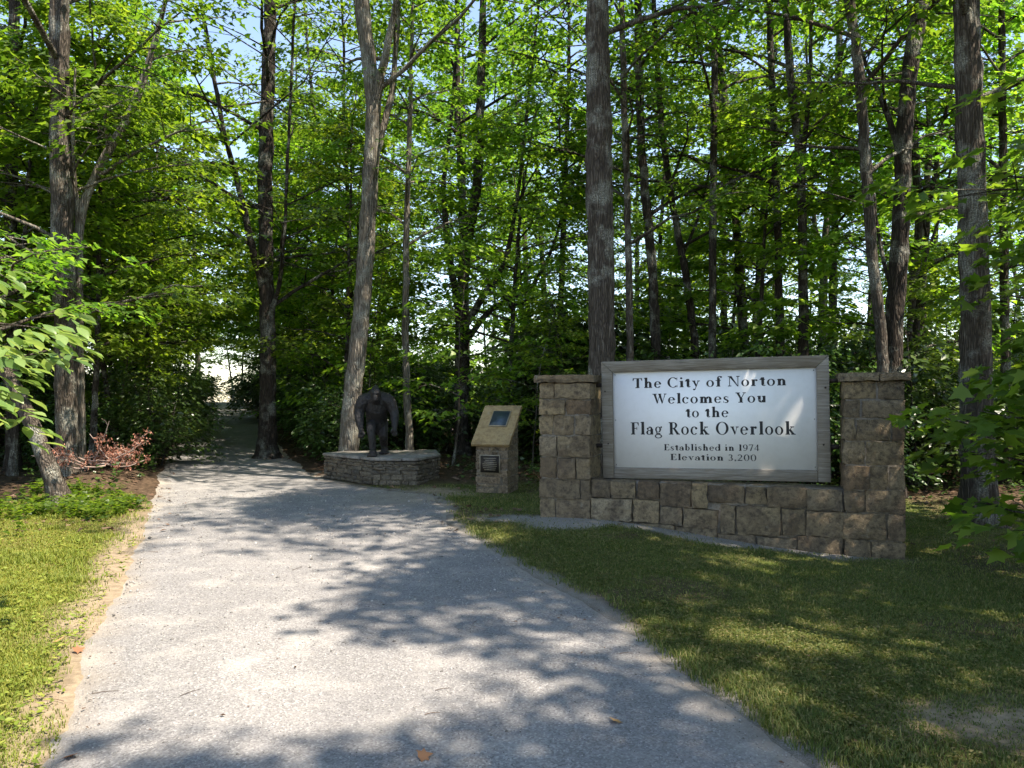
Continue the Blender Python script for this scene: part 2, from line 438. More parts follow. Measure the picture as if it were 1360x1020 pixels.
def masks(x, y):
    """grass, moss, dirt, gravel weights at ground points (arrays)"""
    yc = np.clip(y, -8, 54)
    offR = x - pathR(yc); offL = pathL(yc) - x
    near = (np.abs(x) < 12) & (y > 1) & (y < 18)
    nz = np.zeros_like(x); nz2 = np.zeros_like(x)
    idx = np.where(near)
    if len(idx[0]):
        nz[idx] = vnoise(x[idx], y[idx], 1.1, 3.0) + 0.5 * vnoise(x[idx], y[idx], 3.7, 8.0)
        nz2[idx] = vnoise(x[idx], y[idx], 0.7, 21.0) + 0.4 * vnoise(x[idx], y[idx], 2.9, 5.0)
    # wall coordinates
    du = (x - P0[0]) * U2[0] + (y - P0[1]) * U2[1]; dv = (x - P0[0]) * N2[0] + (y - P0[1]) * N2[1]
    right = sstep(-0.05, 0.25, offR + 0.25 * nz) * sstep(15.0, 12.5, y + 1.2 * nz) * sstep(8.5, 6.5, x)
    left = sstep(-0.05, 0.3, offL + 0.3 * nz) * sstep(12.6, 10.8, y + 0.9 * nz) * sstep(-9.5, -7.5, x)
    gravel = sstep(1.05, 0.75, dv + 0.35 * nz + 0.13 * np.clip(du, 0, 4)) * sstep(0.1, 0.3, dv) * sstep(-2.0, -1.3, du) * sstep(3.6, 2.6, du)
    dirt = sstep(0.75, 0.2, np.hypot((x - 2.5) / 1.35, (y - 3.95) / 0.6) + 0.35 * nz) * (offR > 0.2)
    dirt = np.maximum(dirt, 0.9 * sstep(0.4, 0.05, offL + 0.28 * nz2) * sstep(-0.4, -0.2, offL) * sstep(13, 9, y))
    dirt = np.maximum(dirt, sstep(0.9, 0.3, np.hypot((x + 1.3) / 1.0, (y - 12.6) / 0.9) + 0.3 * nz))
    gravel = np.maximum(gravel, 0.85 * sstep(.2, .0, np.abs(offR + .1 * nz)) * (y < 16))
    bare = sstep(0.05, 0.5, nz2) * 0.85
    grass = right * (1 - bare * 0.8)
    moss = left * (0.55 + 0.45 * sstep(-0.3, 0.3, nz2))
    return grass, moss, dirt * (1 - gravel), gravel
G, MO, DI, GR = masks(XX, YY)
for nm, arr in (('grass', np.maximum(G, 0)), ('moss', MO), ('dirt', DI), ('gravel', GR)):
    a = g_me.attributes.new(nm, 'FLOAT', 'POINT'); a.data.foreach_set('value', arr.astype(np.float32).ravel())
tag(link("ground", g_me, M['ground']), kind='structure')

# path sheet
ys = axis([(-8, 2, 0.5), (2, 16, 0.12), (16, 53, 0.5)])
K = 22
rows = []; dirt_a = []; track_a = []
for y in ys:
    nl = 0.16 * mnoise.noise((y * 1.1, 3.3, 0)) + 0.10 * mnoise.noise((y * 4.2, 1.3, 0)) + 0.07 * mnoise.noise((y * 11, 7.3, 0))
    nr = 0.16 * mnoise.noise((y * 1.0, 9.3, 0)) + 0.08 * mnoise.noise((y * 4.0, 5.3, 0)) + 0.03 * mnoise.noise((y * 13, 2.3, 0))
    a, b = pathL(y) + nl, pathR(y) + nr
    s = np.linspace(0, 1, K)
    x = a + (b - a) * s
    rows.append(np.stack([x, np.full(K, y), terrain(x, np.full(K, y)) + 0.006 - 0.014 * ((s < 0.001) | (s > 0.999))], -1))
    edge = np.minimum(x - a, b - x)
    d = 0.75 * sstep(0.26, 0.0, edge + 0.1 * np.array([mnoise.noise((q * 2.5, y * 2.5, 4)) for q in x]))
    d = np.maximum(d, 0.85 * sstep(1.5, 0.4, np.hypot((x + 1.4), (y - 12.4) * 0.9)))
    dirt_a.append(d)
    tn = np.array([mnoise.noise((q * 1.1, y * .5, 9)) + .6 * mnoise.noise((q * 3.1, y * 1.9, 2)) for q in x])
    track_a.append(np.clip(.75 * (np.exp(-((s - .3) / .1) ** 2) + np.exp(-((s - .68) / .1) ** 2)) * sstep(-.35, .45, tn), 0, 1))
mb = MB(); nr_ = len(ys)
ii = (np.arange(nr_ - 1)[:, None] * K + np.arange(K - 1)[None, :])
mb.add_arr(np.array(rows), np.stack([ii, ii + 1, ii + K + 1, ii + K], -1).reshape(-1, 4))
p_me = mb.mesh("path", smooth=True)
a = p_me.attributes.new('dirt', 'FLOAT', 'POINT'); a.data.foreach_set('value', np.array(dirt_a).astype(np.float32).ravel())
a = p_me.attributes.new('track', 'FLOAT', 'POINT'); a.data.foreach_set('value', np.array(track_a).astype(np.float32).ravel())
tag(link("path", p_me, M['path']), kind='structure')

# ------------------------------------------------------------------ leaves
LEAF_MAPLE = (np.array([[0, 0, 0], [.22, .42, .05], [.42, .2, .0], [1, 0, -.06], [.42, -.2, .0], [.22, -.42, .05]]),
              np.array([[0, 5, 4], [0, 4, 3], [0, 3, 2], [0, 2, 1]]))
LEAF_LOBED = (np.array([[0, 0, 0], [.08, .3, .04], [.02, .52, .03], [.34, .34, .02], [.55, .52, .02], [.58, .2, 0], [1, 0, -.08],
                        [.58, -.2, 0], [.55, -.52, .02], [.34, -.34, .02], [.02, -.52, .03], [.08, -.3, .04], [.4, 0, -.03]]),
              np.array([[12, 0, 11], [12, 11, 9], [11, 10, 9], [12, 9, 7], [9, 8, 7], [12, 7, 6], [12, 6, 5], [12, 5, 3], [5, 4, 3], [12, 3, 1], [3, 2, 1], [12, 1, 0]]))
LEAF_BROAD = (np.array([[0, 0, 0], [.25, .13, .05], [.55, .23, .06], [.8, .17, .03], [1, 0, -.1], [.8, -.17, .03], [.55, -.23, .06], [.25, -.13, .05], [.5, 0, 0], [.8, 0, -.03]]),
              np.array([[0, 8, 1], [1, 8, 2], [2, 8, 9], [2, 9, 3], [3, 9, 4], [4, 9, 5], [5, 9, 6], [6, 9, 8], [6, 8, 7], [7, 8, 0]]))
LEAF_KITE = (np.array([[0, 0, 0], [.45, .24, .04], [1, 0, -.05], [.45, -.24, .04]]), np.array([[0, 2, 1], [0, 3, 2]]))

def add_leaves(mb, r, pos, dirs, size, tmpl, tilt=0.35, up=None):
    n = len(pos)
    if n == 0: return
    tv, tf = tmpl
    d = dirs / (np.linalg.norm(dirs, axis=1, keepdims=True) + 1e-9)
    nn = np.array([0, 0, 1.0])[None] + r.normal(0, tilt, (n, 3)) if up is None else up + r.normal(0, tilt, (n, 3))
    nn = nn - (nn * d).sum(1, keepdims=True) * d
    nn /= (np.linalg.norm(nn, axis=1, keepdims=True) + 1e-9)
    sd = np.cross(nn, d)
    s = np.asarray(size).reshape(-1, 1, 1) * np.ones((n, 1, 1))
    v = pos[:, None, :] + s * (tv[None, :, 0:1] * d[:, None] + tv[None, :, 1:2] * sd[:, None] + tv[None, :, 2:3] * nn[:, None])
    f = (np.arange(n)[:, None, None] * len(tv) + tf[None]).reshape(-1, 3)
    mb.add_arr(v.reshape(-1, 3), f)

def sprays_to_leaves(mb, r, centers, azs, rad, nleaf, lsize, tmpl, droop=0.25, tilt=0.35, thick=0.06):
    C = np.repeat(np.asarray(centers), nleaf, axis=0)
    A = np.repeat(np.asarray(azs), nleaf)
    Rr = np.repeat(np.asarray(rad), nleaf)
    n = len(C)
    th = A + r.normal(0, 1.0, n)
    q = Rr * np.sqrt(r.random(n))
    pos = C + np.stack([q * np.cos(th), q * np.sin(th), -droop * q * q / np.maximum(Rr, .01) + r.normal(0, thick, n)], -1)
    th2 = th + r.normal(0, 0.5, n)
    dirs = np.stack([np.cos(th2), np.sin(th2), -0.15 - 0.5 * r.random(n)], -1)
    add_leaves(mb, r, pos, dirs, lsize * r.uniform(0.65, 1.25, n), tmpl, tilt)

def stem_at(pts, rad, z):
    pts = np.asarray(pts)
    return np.array([np.interp(z, pts[:, 2], pts[:, 0]), np.interp(z, pts[:, 2], pts[:, 1]), z]), float(np.interp(z, pts[:, 2], rad))

def refine(pts, rad, step, r, jit=0.0):
    pts = np.asarray(pts, float); rad = np.asarray(rad, float)
    s = np.concatenate([[0], np.cumsum(np.linalg.norm(np.diff(pts, axis=0), axis=1))])
    m = max(3, int(s[-1] / step) + 1)
    q = np.linspace(0, s[-1], m)
    # smooth interpolation (Catmull-like via averaging)
    P = np.stack([np.interp(q, s, pts[:, k]) for k in range(3)], -1)
    for _ in range(2):
        P[1:-1] = 0.5 * P[1:-1] + 0.25 * (P[:-2] + P[2:])
    Rd = np.interp(q, s, rad)
    if jit: P[1:-1] += r.normal(0, jit, (m - 2, 3)) * np.array([1, 1, 0])
    return P, Rd

def trunk_tube(mb, r, pts, rad, n=12, flare=True, step=0.22, rough=0.05):
    P, Rd = refine(pts, rad, step, r, 0.006)
    m = len(P)
    if flare:
        h = P[:, 2] - P[0, 2]
        Rd = Rd * (1 + 0.7 * np.exp(-h / 0.25))
    wob = 1 + r.normal(0, rough, (m, n))
    if flare:
        ang = np.linspace(0, 2 * np.pi, n, endpoint=False)
        h = (P[:, 2] - P[0, 2])[:, None]
        wob = wob * (1 + 0.25 * np.exp(-h / 0.3) * np.cos(4 * ang + r.random() * 6)[None])
    low = 1 + 0.06 * np.sin(np.linspace(0, 2 * np.pi, n, endpoint=False)[None] * 2 + np.cumsum(r.normal(0, .35, m))[:, None])
    add_tube(mb, P, Rd, n, wob=wob * low)
    return P, Rd

def grow(r, stems, zc0, zc1, R, nl, nsub=6, nspray=2, nleaf=15, lsize=0.14, tmpl=LEAF_MAPLE, rise=0.45, spray_r=0.5,
         nside=12, flare=True, az0=None, az_spread=math.pi, taper=0.55, droop=0.25, bare_limbs=0, tilt=0.3, thick=0.04):
    """trunk mesh (with limbs) and crown mesh (leaves) of one tree"""
    tb, cb = MB(), MB()
    done = []
    for k, (pts, rad) in enumerate(stems):
        done.append(trunk_tube(tb, r, pts, rad, nside if k == 0 else max(6, nside - 3), flare and k == 0))
    C, A, RR = [], [], []
    for i in range(nl + bare_limbs):
        P, Rd = done[i % len(done)]
        lo, hi = max(zc0, P[0, 2] + 0.1), min(zc1, P[-1, 2] - 0.05)
        t = (i + r.random()) / (nl + bare_limbs)
        z = lo + (hi - lo) * t ** 0.9
        p, tr = stem_at(P, Rd, z)
        tt = (z - zc0) / max(zc1 - zc0, .1)
        L = R * (0.55 + 0.45 * math.sin(math.pi * min(1, tt * 0.9 + 0.25))) * (1 - taper * tt) * r.uniform(0.65, 1.2)
        az = i * 2.39996 + r.normal(0, 0.4) if az0 is None else az0 + r.uniform(-az_spread, az_spread)
        s = np.linspace(0, 1, 6)
        rr = rise * r.uniform(0.5, 1.3)
        bend = r.normal(0, 0.25)
        ca = az + bend * s
        lp = p[None] + np.stack([L * s * np.cos(ca), L * s * np.sin(ca), L * rr * (s * 1.35 - 0.55 * s * s)], -1)
        lp[1:] += r.normal(0, 0.025 * L, (5, 3)) * s[1:, None]
        lr = min(tr * 0.5, 0.012 * L + 0.008)
        add_tube(tb, lp, lr * (1 - 0.8 * s) + 0.003, 5)
        if i % (nl + bare_limbs) >= nl: continue
        C.append(lp[-1]); A.append(az); RR.append(spray_r * r.uniform(.7, 1.2))
        for j in range(nsub):
            sj = 0.25 + 0.75 * (j + r.random()) / nsub
            q = np.array([np.interp(sj, s, lp[:, c]) for c in range(3)])
            sg = 1 if j % 2 else -1
            a2 = az + sg * r.uniform(0.5, 1.2)
            L2 = L * r.uniform(0.28, 0.5) * (1.15 - 0.55 * sj)
            u = np.linspace(0, 1, 3)
            sp = q[None] + np.stack([L2 * u * np.cos(a2), L2 * u * np.sin(a2), L2 * (r.uniform(-0.1, 0.35) * u - 0.1 * u * u)], -1)
            add_tube(tb, sp, lr * 0.4 * (1 - 0.75 * u) + 0.002, 3)
            for k in range(nspray):
                w = (k + 1) / nspray
                C.append(q + (sp[-1] - q) * w + r.normal(0, 0.08, 3)); A.append(a2 + r.normal(0, .4)); RR.append(spray_r * r.uniform(.6, 1.15))
    if C:
        sprays_to_leaves(cb, r, np.array(C), np.array(A), np.array(RR), nleaf, lsize, tmpl, droop, tilt, thick)
    return tb, cb

def plant_obj(name, tb, cb, label, cat, loc, rz=0.0, group=None, bark='bark', leaf='leaf', crown='crown', trunk='trunk'):
    o = thing(name, label, cat, loc, rz, group)
    link(trunk, tb.mesh(trunk, True), M[bark], o)
    if cb.k: link(crown, cb.mesh(crown), M[leaf], o)
    return o

# ------------------------------------------------------------------ hero trees (stems traced as real 3-D stems at their own depth)
def hero(label, Y, base, pix, dia, H, crown, forks=(), bark='bark', leaf='leaf', seed=1, top_r=0.35, dy=0.0, **kw):
    """pix: [(px,py)...] going up; base px; dia in px at eye height; forks: [(pix list, dia)]"""
    r = np.random.default_rng(seed)
    bx = (base - CX) / F_PX * Y
    bz = gz(bx, Y) - 0.08
    root = np.array([bx, Y, bz])
    r0 = dia / F_PX * Y / 2
    pts = [np.zeros(3)] + [W(px, py, Y + dy * i) - root for i, (px, py) in enumerate(pix)]
    d = pts[-1] - pts[-2]; d = d / max(np.linalg.norm(d), .01); d = d * 0.6 + np.array([0, 0, 0.4]); d /= d[2]
    if pts[-1][2] < H:
        pts.append(pts[-1] + d * (H - pts[-1][2]))
    pts = np.array(pts)
    rad = r0 * (1 - (1 - top_r) * np.clip(pts[:, 2] / H, 0, 1)) * np.where(pts[:, 2] > H - .1, 0.5, 1)
    stems = [(pts, rad)]
    for fp, fd in forks:
        q = [W(px, py, Y + 0.25 * i * (1 if fd % 2 else -1)) - root for i, (px, py) in enumerate(fp)]
        dd = q[-1] - q[-2]; dd[2] = max(dd[2], .05); dd = dd / dd[2]
        dd[:2] *= 0.6
        if q[-1][2] < H * .8: q.append(q[-1] + dd * (H * .8 - q[-1][2]))
        q = np.array(q); fr = fd / F_PX * Y / 2
        stems.append((q, np.linspace(fr, fr * 0.3, len(q))))
    tb, cb = grow(r, stems, crown[0], crown[1], crown[2], crown[3], **kw)
    return plant_obj('forest_tree', tb, cb, label, 'tree', root, bark=bark, leaf=leaf)

hero("straight grey trunked tree standing directly behind the welcome sign and left stone pillar", 12.0, 801, [(799, 420), (795, 200), (793, 0)], 37, 19, (6.6, 19, 4.2, 20), bark='bark', seed=11, top_r=.55, nside=16)
hero("thick brown tree rising from the lawn right of the sign wall", 10.8, 1300, [(1297, 520), (1291, 250), (1283, 0)], 39, 18, (5.2, 18, 4.0, 22), bark='bark', seed=12, top_r=.55, nside=16)
hero("pale lichened tree leaning right behind the statue plinth, forking high up", 15.6, 460, [(468, 520), (480, 420), (488, 300), (494, 200), (497, 140), (480, 0)], 26, 20, (7.2, 20, 4.2, 20), forks=[([(497, 145), (512, 70), (527, 0)], 14), ([(492, 230), (520, 130), (528, 40)], 11)], bark='bark_pale', seed=13, top_r=.45, nside=16)
hero("dark many-limbed tree at the right edge of the gravel path before its crest", 19.0, 355, [(356, 480), (354, 370), (352, 240), (356, 100), (360, 0)], 23, 18, (3.6, 18, 4.3, 44), forks=[([(354, 400), (335, 330), (318, 250), (298, 180)], 12), ([(355, 430), (372, 380), (378, 300)], 8)], bark='bark_dark', seed=14, top_r=.5)
hero("mossy straight tree beside the leaning trunk, left of the path", 13.6, 90, [(88, 560), (86, 400), (80, 200), (78, 0)], 29, 19, (5.6, 19, 4.2, 22), bark='bark', seed=15, top_r=.55, nside=16)
hero("slim grey tree growing close beside the mossy straight tree, bending over the path", 13.9, 107, [(106, 520), (104, 400), (104, 290), (122, 240), (165, 165), (190, 112)], 14, 9, (2.6, 8.6, 3.2, 20), forks=[([(104, 300), (96, 200), (100, 90)], 8)], bark='bark_pale', seed=16, top_r=.6)
hero("dark multi-stemmed tree spreading low limbs behind the inscribed pedestal", 20.0, 614, [(613, 520), (613, 400), (618, 330), (634, 250), (638, 150)], 19, 15, (5.2, 15, 3.6, 16), forks=[([(613, 430), (596, 340), (588, 250), (600, 150)], 11), ([(614, 440), (640, 395), (672, 350), (688, 260)], 10), ([(614, 460), (650, 410), (705, 385), (730, 340)], 9)], bark='bark_dark', seed=17, top_r=.4)
hero("thin pale tree with a scarred trunk just behind the statue", 17.0, 546, [(541, 540), (538, 450), (540, 300), (545, 150)], 11, 11, (4.5, 11, 2.6, 16), bark='bark_pale', seed=18, top_r=.5)
hero("dark leaning tree above the welcome sign's upper left corner", 17.5, 874, [(872, 470), (866, 350), (852, 200), (848, 60)], 15, 16, (5.6, 16, 3.6, 16), bark='bark_dark', seed=19, top_r=.5)
hero("slim tree with a kinked trunk seen over the middle of the sign", 18.5, 928, [(925, 470), (910, 360), (893, 270), (878, 170), (870, 40)], 11, 15, (5.0, 15, 3.2, 15), forks=[([(905, 340), (925, 300), (940, 240)], 5)], bark='bark_dark', seed=20, top_r=.5)
hero("ruler-straight dark tree rising behind the sign's centre", 17.0, 946, [(946, 470), (947, 300), (949, 120), (950, 0)], 11, 16, (5.6, 16, 3.4, 16), bark='bark_dark', seed=21, top_r=.6)
hero("thin dark tree curving gently left behind the sign's right half", 17.8, 1038, [(1036, 470), (1034, 340), (1030, 220), (1024, 90)], 12, 16, (5.6, 16, 3.4, 15), bark='bark_dark', seed=22, top_r=.5)
hero("dark tree forking in two above the sign's upper right corner", 16.4, 1067, [(1067, 470), (1066, 330), (1064, 220), (1050, 110), (1044, 20)], 14, 16, (5.4, 16, 3.4, 16), forks=[([(1064, 230), (1074, 130), (1078, 20)], 8)], bark='bark_dark', seed=23, top_r=.5)
hero("grey curving tree of the close pair behind the right stone pillar", 13.2, 1176, [(1172, 470), (1160, 350), (1150, 230), (1143, 110), (1128, 0)], 16, 15, (5.0, 15, 3.6, 16), bark='bark', seed=24, top_r=.6)
hero("stout blackish tree of the close pair behind the right stone pillar", 13.6, 1184, [(1186, 440), (1196, 320), (1199, 210), (1208, 90), (1225, 0)], 25, 16, (4.6, 16, 3.8, 22), forks=[([(1190, 400), (1176, 360), (1165, 300)], 7), ([(1199, 220), (1172, 130), (1150, 90)], 9)], bark='bark_dark', seed=25, top_r=.5)
hero("crooked grey tree standing back between the right pillar and the lawn tree", 18.0, 1212, [(1211, 440), (1214, 350), (1222, 310), (1214, 180)], 14, 13, (4.6, 13, 3.0, 14), forks=[([(1213, 400), (1226, 350), (1245, 300)], 6)], bark='bark', seed=26, top_r=.5)
hero("pale forked tree far back in the gap over the sign's right end", 26.0, 1094, [(1093, 400), (1096, 320), (1104, 250), (1110, 150)], 13, 17, (7, 17, 3.6, 16), forks=[([(1094, 370), (1082, 300), (1078, 240)], 8)], bark='bark_pale', seed=27, top_r=.5)
hero("dark tree at the far left of the woods beyond the leaning trunk", 16.0, 18, [(16, 500), (14, 300), (17, 120), (20, 0)], 17, 17, (4.6, 17, 3.8, 20), bark='bark_dark', seed=28, top_r=.6)
hero("slim dark tree in deep shade at the wood's edge right of the lawn", 15.5, 1337, [(1336, 470), (1333, 300), (1331, 120)], 12, 14, (3.6, 14, 3.2, 20), bark='bark_dark', seed=29, top_r=.6)
hero("narrow brown tree between the sign's left post and the straight grey trunk behind it", 15.5, 838, [(837, 480), (834, 300), (828, 120)], 11, 13, (4.4, 13, 3.0, 14), bark='bark', seed=30, top_r=.6)
hero("tan tree trunk at the crest of the path by the railing", 46.0, 263, [(263, 490), (262, 440), (258, 330)], 8, 13, (3.6, 13, 4.0, 22), bark='bark_pale', seed=31, top_r=.6, nleaf=12, lsize=.2)

# leaning trunk, left
def leaning():
    r = np.random.default_rng(41); Y = 11.4
    root = np.array([(82 - CX) / F_PX * Y, Y, gz((82 - CX) / F_PX * Y, Y) - 0.06])
    pts = np.array([np.zeros(3)] + [W(px, py, Y + k * .1) - root for k, (px, py) in enumerate([(70, 630), (47, 575), (20, 515), (-15, 450), (-60, 370), (-100, 250)])])
    rad = np.array([.125, .12, .11, .1, .09, .075, .05])
    tb, cb = grow(r, [(pts, rad)], 2.4, 4.2, 2.2, 14, nside=14)
    plant_obj('leaning_tree', tb, cb, "small tree leaning steeply left over the grass, its rough bark catching the sun", 'tree', root, bark='bark')
leaning()

# ------------------------------------------------------------------ filler woods: a few kinds, copied
def straight(r, H, r0, lean=0.05, wig=0.12):
    z = np.linspace(0, H, 7)
    dx = r.normal(0, lean) * z + np.cumsum(r.normal(0, wig, 7)) * z / H
    dy = r.normal(0, lean) * z + np.cumsum(r.normal(0, wig, 7)) * z / H
    return [(np.stack([dx, dy, z], -1), r0 * (1 - 0.75 * z / H))]
protos = {}
def proto(kind, k, fn):
    protos.setdefault(kind, []).append(fn(np.random.default_rng(100 + k * 7 + len(kind))))
def tall(r): return grow(r, straight(r, r.uniform(15, 19), r.uniform(.1, .17)), 6.4, 17.5, 3.8, 23, nsub=7, nspray=2, nleaf=18, lsize=r.uniform(.13, .19), nside=9, spray_r=.55)
def under(r): return grow(r, straight(r, r.uniform(8, 10.5), r.uniform(.045, .075), .06), 2.2, 9.5, 2.8, 26, nsub=6, nspray=2, nleaf=20, lsize=r.uniform(.11, .18), nside=7, rise=r.uniform(.15, .35), spray_r=r.uniform(.4, .6))
def sapl(r): return grow(r, straight(r, r.uniform(3.6, 5), r.uniform(.02, .032), .07), 0.7, 4.6, 1.5, 18, nsub=5, nspray=1, nleaf=16, lsize=.135, nside=5, rise=.25, spray_r=.42)
def shrub(r):
    stems = []
    for k in range(6):
        a = r.uniform(0, 6.28); H = r.uniform(1.3, 2.2); z = np.linspace(0, H, 4)
        stems.append((np.stack([np.cos(a) * .28 * z + .1 * math.cos(a), np.sin(a) * .28 * z + .1 * math.sin(a), z], -1), np.linspace(.018, .006, 4)))
    return grow(r, stems, 0.15, 2.1, 0.95, 42, nsub=4, nspray=2, nleaf=11, lsize=.12, tmpl=LEAF_KITE, nside=5, rise=.4, spray_r=.3, flare=False, taper=.3, droop=.5, tilt=.55, thick=.08)
for k in range(3): proto('tall', k, tall)
for k in range(4): proto('under', k, under)
for k in range(3): proto('sapling', k, sapl)
for k in range(3): proto('shrub', k, shrub)
INFO = {'tall': ('woodland_tree', "slender tall woodland tree", 'tree', 'tall trees', 'bark_dark', 'leaf'),
        'under': ('understory_tree', "thin understory tree with layered green leaves", 'tree', 'understory trees', 'bark_dark', 'leaf_light'),
        'sapling': ('sapling', "slim leafy green sapling", 'sapling', 'saplings', 'bark', 'leaf_light'),
        'shrub': ('shrub', "dark glossy-leaved shrub", 'shrub', 'shrubs', 'bark_dark', 'leaf_dark')}
def region(x, y):
    if y < 52 and x < pathL(y): return 'in the woods left of the path'
    px = CX + x / y * F_PX
    if px < 700: return 'in the woods behind the statue and pedestal'
    if px < 1210: return 'in the woods behind the sign wall'
    return 'in the woods right of the sign wall'
built = {}
def place(kind, x, y, sc=1.0, rz=None, k=None, where=None, dz=-0.05):
    name, lab, cat, grp, bark, leaf = INFO[kind]
    k = random.randrange(len(protos[kind])) if k is None else k
    rz = random.uniform(0, 6.28) if rz is None else rz
    key = (kind, k)
    if key not in built:
        tb, cb = protos[kind][k]
        built[key] = (tb.mesh('trunk', True), cb.mesh('crown'))
        built[key][0].materials.append(M[bark]); built[key][1].materials.append(M[leaf])
    where = where or region(x, y)
    o = thing(name, lab + ' ' + where, cat, (x, y, gz(x, y) + dz), rz, grp + ' ' + where)
    o.scale = (sc, sc, sc)
    link('stem' if kind == 'shrub' else 'trunk', built[key][0], None, o); link('foliage' if kind == 'shrub' else 'crown', built[key][1], None, o)
    return o

pts_used = []
def scatter(kind, n, y0, y1, mind, pathgap, scl, accept=None, tries=4000):
    c = 0
    for _ in range(tries):
        if c >= n: break
        y = random.uniform(y0, y1); x = random.uniform(-0.75 * y - 4, 0.75 * y + 4)
        if pathL(y) - pathgap < x < pathR(y) + pathgap: continue
        if accept and not accept(x, y): continue
        if any((x - a) ** 2 + (y - b) ** 2 < (mind if q == kind else mind * .3) ** 2 for q, a, b in pts_used): continue
        pts_used.append((kind, x, y)); place(kind, x, y, random.uniform(*scl)); c += 1
LANE = {-1: 'lining the left side of the path', 1: 'lining the right side of the path'}
def lane():
    for k, y in enumerate(np.arange(16.8, 47, 2.6)):
        for sd in (-1, 1):
            if k % 2 == (sd > 0) and y > 20:
                xt = pathL(y) - 2.6 if sd < 0 else pathR(y) + 2.6
                pts_used.append(('tall', xt, y)); place('tall', xt, y, random.uniform(.85, 1.05), where=LANE[sd])
            g = random.uniform(1.1, 2.2); yy = y + random.uniform(-.8, .8)
            x = pathL(yy) - g if sd < 0 else pathR(yy) + g
            if not (sd > 0 and y < 18.5):
                pts_used.append(('under', x, yy)); place('under', x, yy, random.uniform(.75, 1.1), where=LANE[sd])
            x2 = pathL(yy) - random.uniform(.6, 1.0) if sd < 0 else pathR(yy) + random.uniform(.6, 1.0)
            pts_used.append(('shrub', x2, yy + 1.2)); place('shrub', x2, yy + 1.2, random.uniform(.7, 1.15), where=LANE[sd])
    for x, y in ((-9.8, 15.2), (-11.8, 17.5), (-13.4, 20.4), (-10.6, 21.5), (-12.2, 14.2), (-14.5, 16.8)):
        pts_used.append(('under', x, y)); place('under', x, y, random.uniform(.9, 1.2))
lane()
for y, sd, sc in ((22.5, -1, 1.3), (33.5, -1, 1.3), (28.5, 1, 1.35)):
    x = pathL(y) - .8 if sd < 0 else pathR(y) + .8
    place('under', x, y, sc, where=LANE[sd])
for x, y, k_, sc in ((-24.5, 50, 'under', .9), (-22, 52.5, 'under', 1.1), (-19.6, 55, 'under', 1.05), (-17.2, 54, 'under', 1.1), (-14.8, 51, 'under', 1.0), (-26, 55, 'tall', 1), (-16, 57, 'tall', .9), (-20.5, 58.5, 'tall', .85), (-23.6, 49.6, 'shrub', .9), (-21.9, 50.2, 'shrub', .9), (-20.6, 51.6, 'shrub', 1.0), (-15.4, 49.4, 'shrub', 1.1), (-17.0, 50.6, 'shrub', 1.0), (-18.7, 52, 'shrub', .85)):
    place(k_, x, y, sc, where='beyond the railing at the crest')
scatter('tall', 44, 19, 50, 3.2, 1.5, (0.85, 1.15))
scatter('under', 38, 16.5, 46, 2.6, 1.6, (0.8, 1.2), lambda x, y: not (-4 < x < 0 and y < 19))
scatter('sapling', 36, 14.5, 34, 1.6, 0.9, (0.75, 1.2), lambda x, y: y > 15.5 or abs(x) > 6)
def shr(x, y):
    if -4.6 < x < 0.2 and y < 16.6: return False
    if x > 0 and y < 14.2: return False
    if x < 0 and y < 14.5 and x > -8.5: return False
    return True
scatter('shrub', 120, 13.5, 46, 1.1, 0.5, (0.8, 1.5), shr)

scatter('shrub', 34, 19, 32, .9, 0.8, (1.5, 2.1), lambda x, y: x > 1)
scatter('shrub', 46, 28, 47, 1.0, 0.6, (1.4, 2.1), lambda x, y: x > pathR(y) + 1)

# ------------------------------------------------------------------ trees beside and behind the viewpoint that shade the lawn
r = np.random.default_rng(77)
def shade(x, y, H, zc0, R, label, seed, nl=30, **kw):
    r = np.random.default_rng(seed)
    tb, cb = grow(r, straight(r, H, .17, .02), zc0, H - .3, R, nl, nsub=7, nspray=2, nleaf=17, lsize=.16, nside=10, spray_r=.5, **kw)
    plant_obj('shade_tree', tb, cb, label, 'tree', (x, y, gz(x, y) - .05), bark='bark')

shade(8.8, 3.4, 12.5, 5.5, 3.2, "broad crowned tree shading the far half of the lawn", 201, nl=15)
shade(11.6, 6.9, 13.5, 5.0, 3.6, "broad crowned tree at the back edge of the lawn shading the stone wall", 202)
shade(6.1, -0.8, 16, 9.0, 3.4, "tall high crowned tree shading the near end of the gravel path", 203)
shade(12.5, -1.0, 14, 5.0, 3.6, "broad crowned tree standing back from the near end of the lawn", 204)
shade(6.4, 2.7, 16, 9.5, 2.9, "tall high crowned tree shading the lawn beside the path", 205)
shade(7.0, 5.6, 15.5, 9.0, 3.0, "tall high crowned tree whose shade falls before the welcome sign", 216, nl=27)
shade(8.2, 8.0, 15.5, 9.0, 5.2, "tall tree stretching its crown over the sign wall toward the path", 207, nl=34, az0=2.85, az_spread=1.0)
shade(7.9, 6.0, 21, 13.0, 4.8, "very tall tree beside the lawn reaching its crown toward the plinth", 209, nl=25, az0=3.0, az_spread=1.0)
shade(9.2, 9.0, 21.5, 13.5, 5.0, "very tall tree right of the sign wall reaching its crown over it", 210, nl=20, az0=3.0, az_spread=1.0)
shade(3.6, -5.5, 15, 8.0, 3.6, "high crowned tree standing behind the viewpoint by the path", 208)

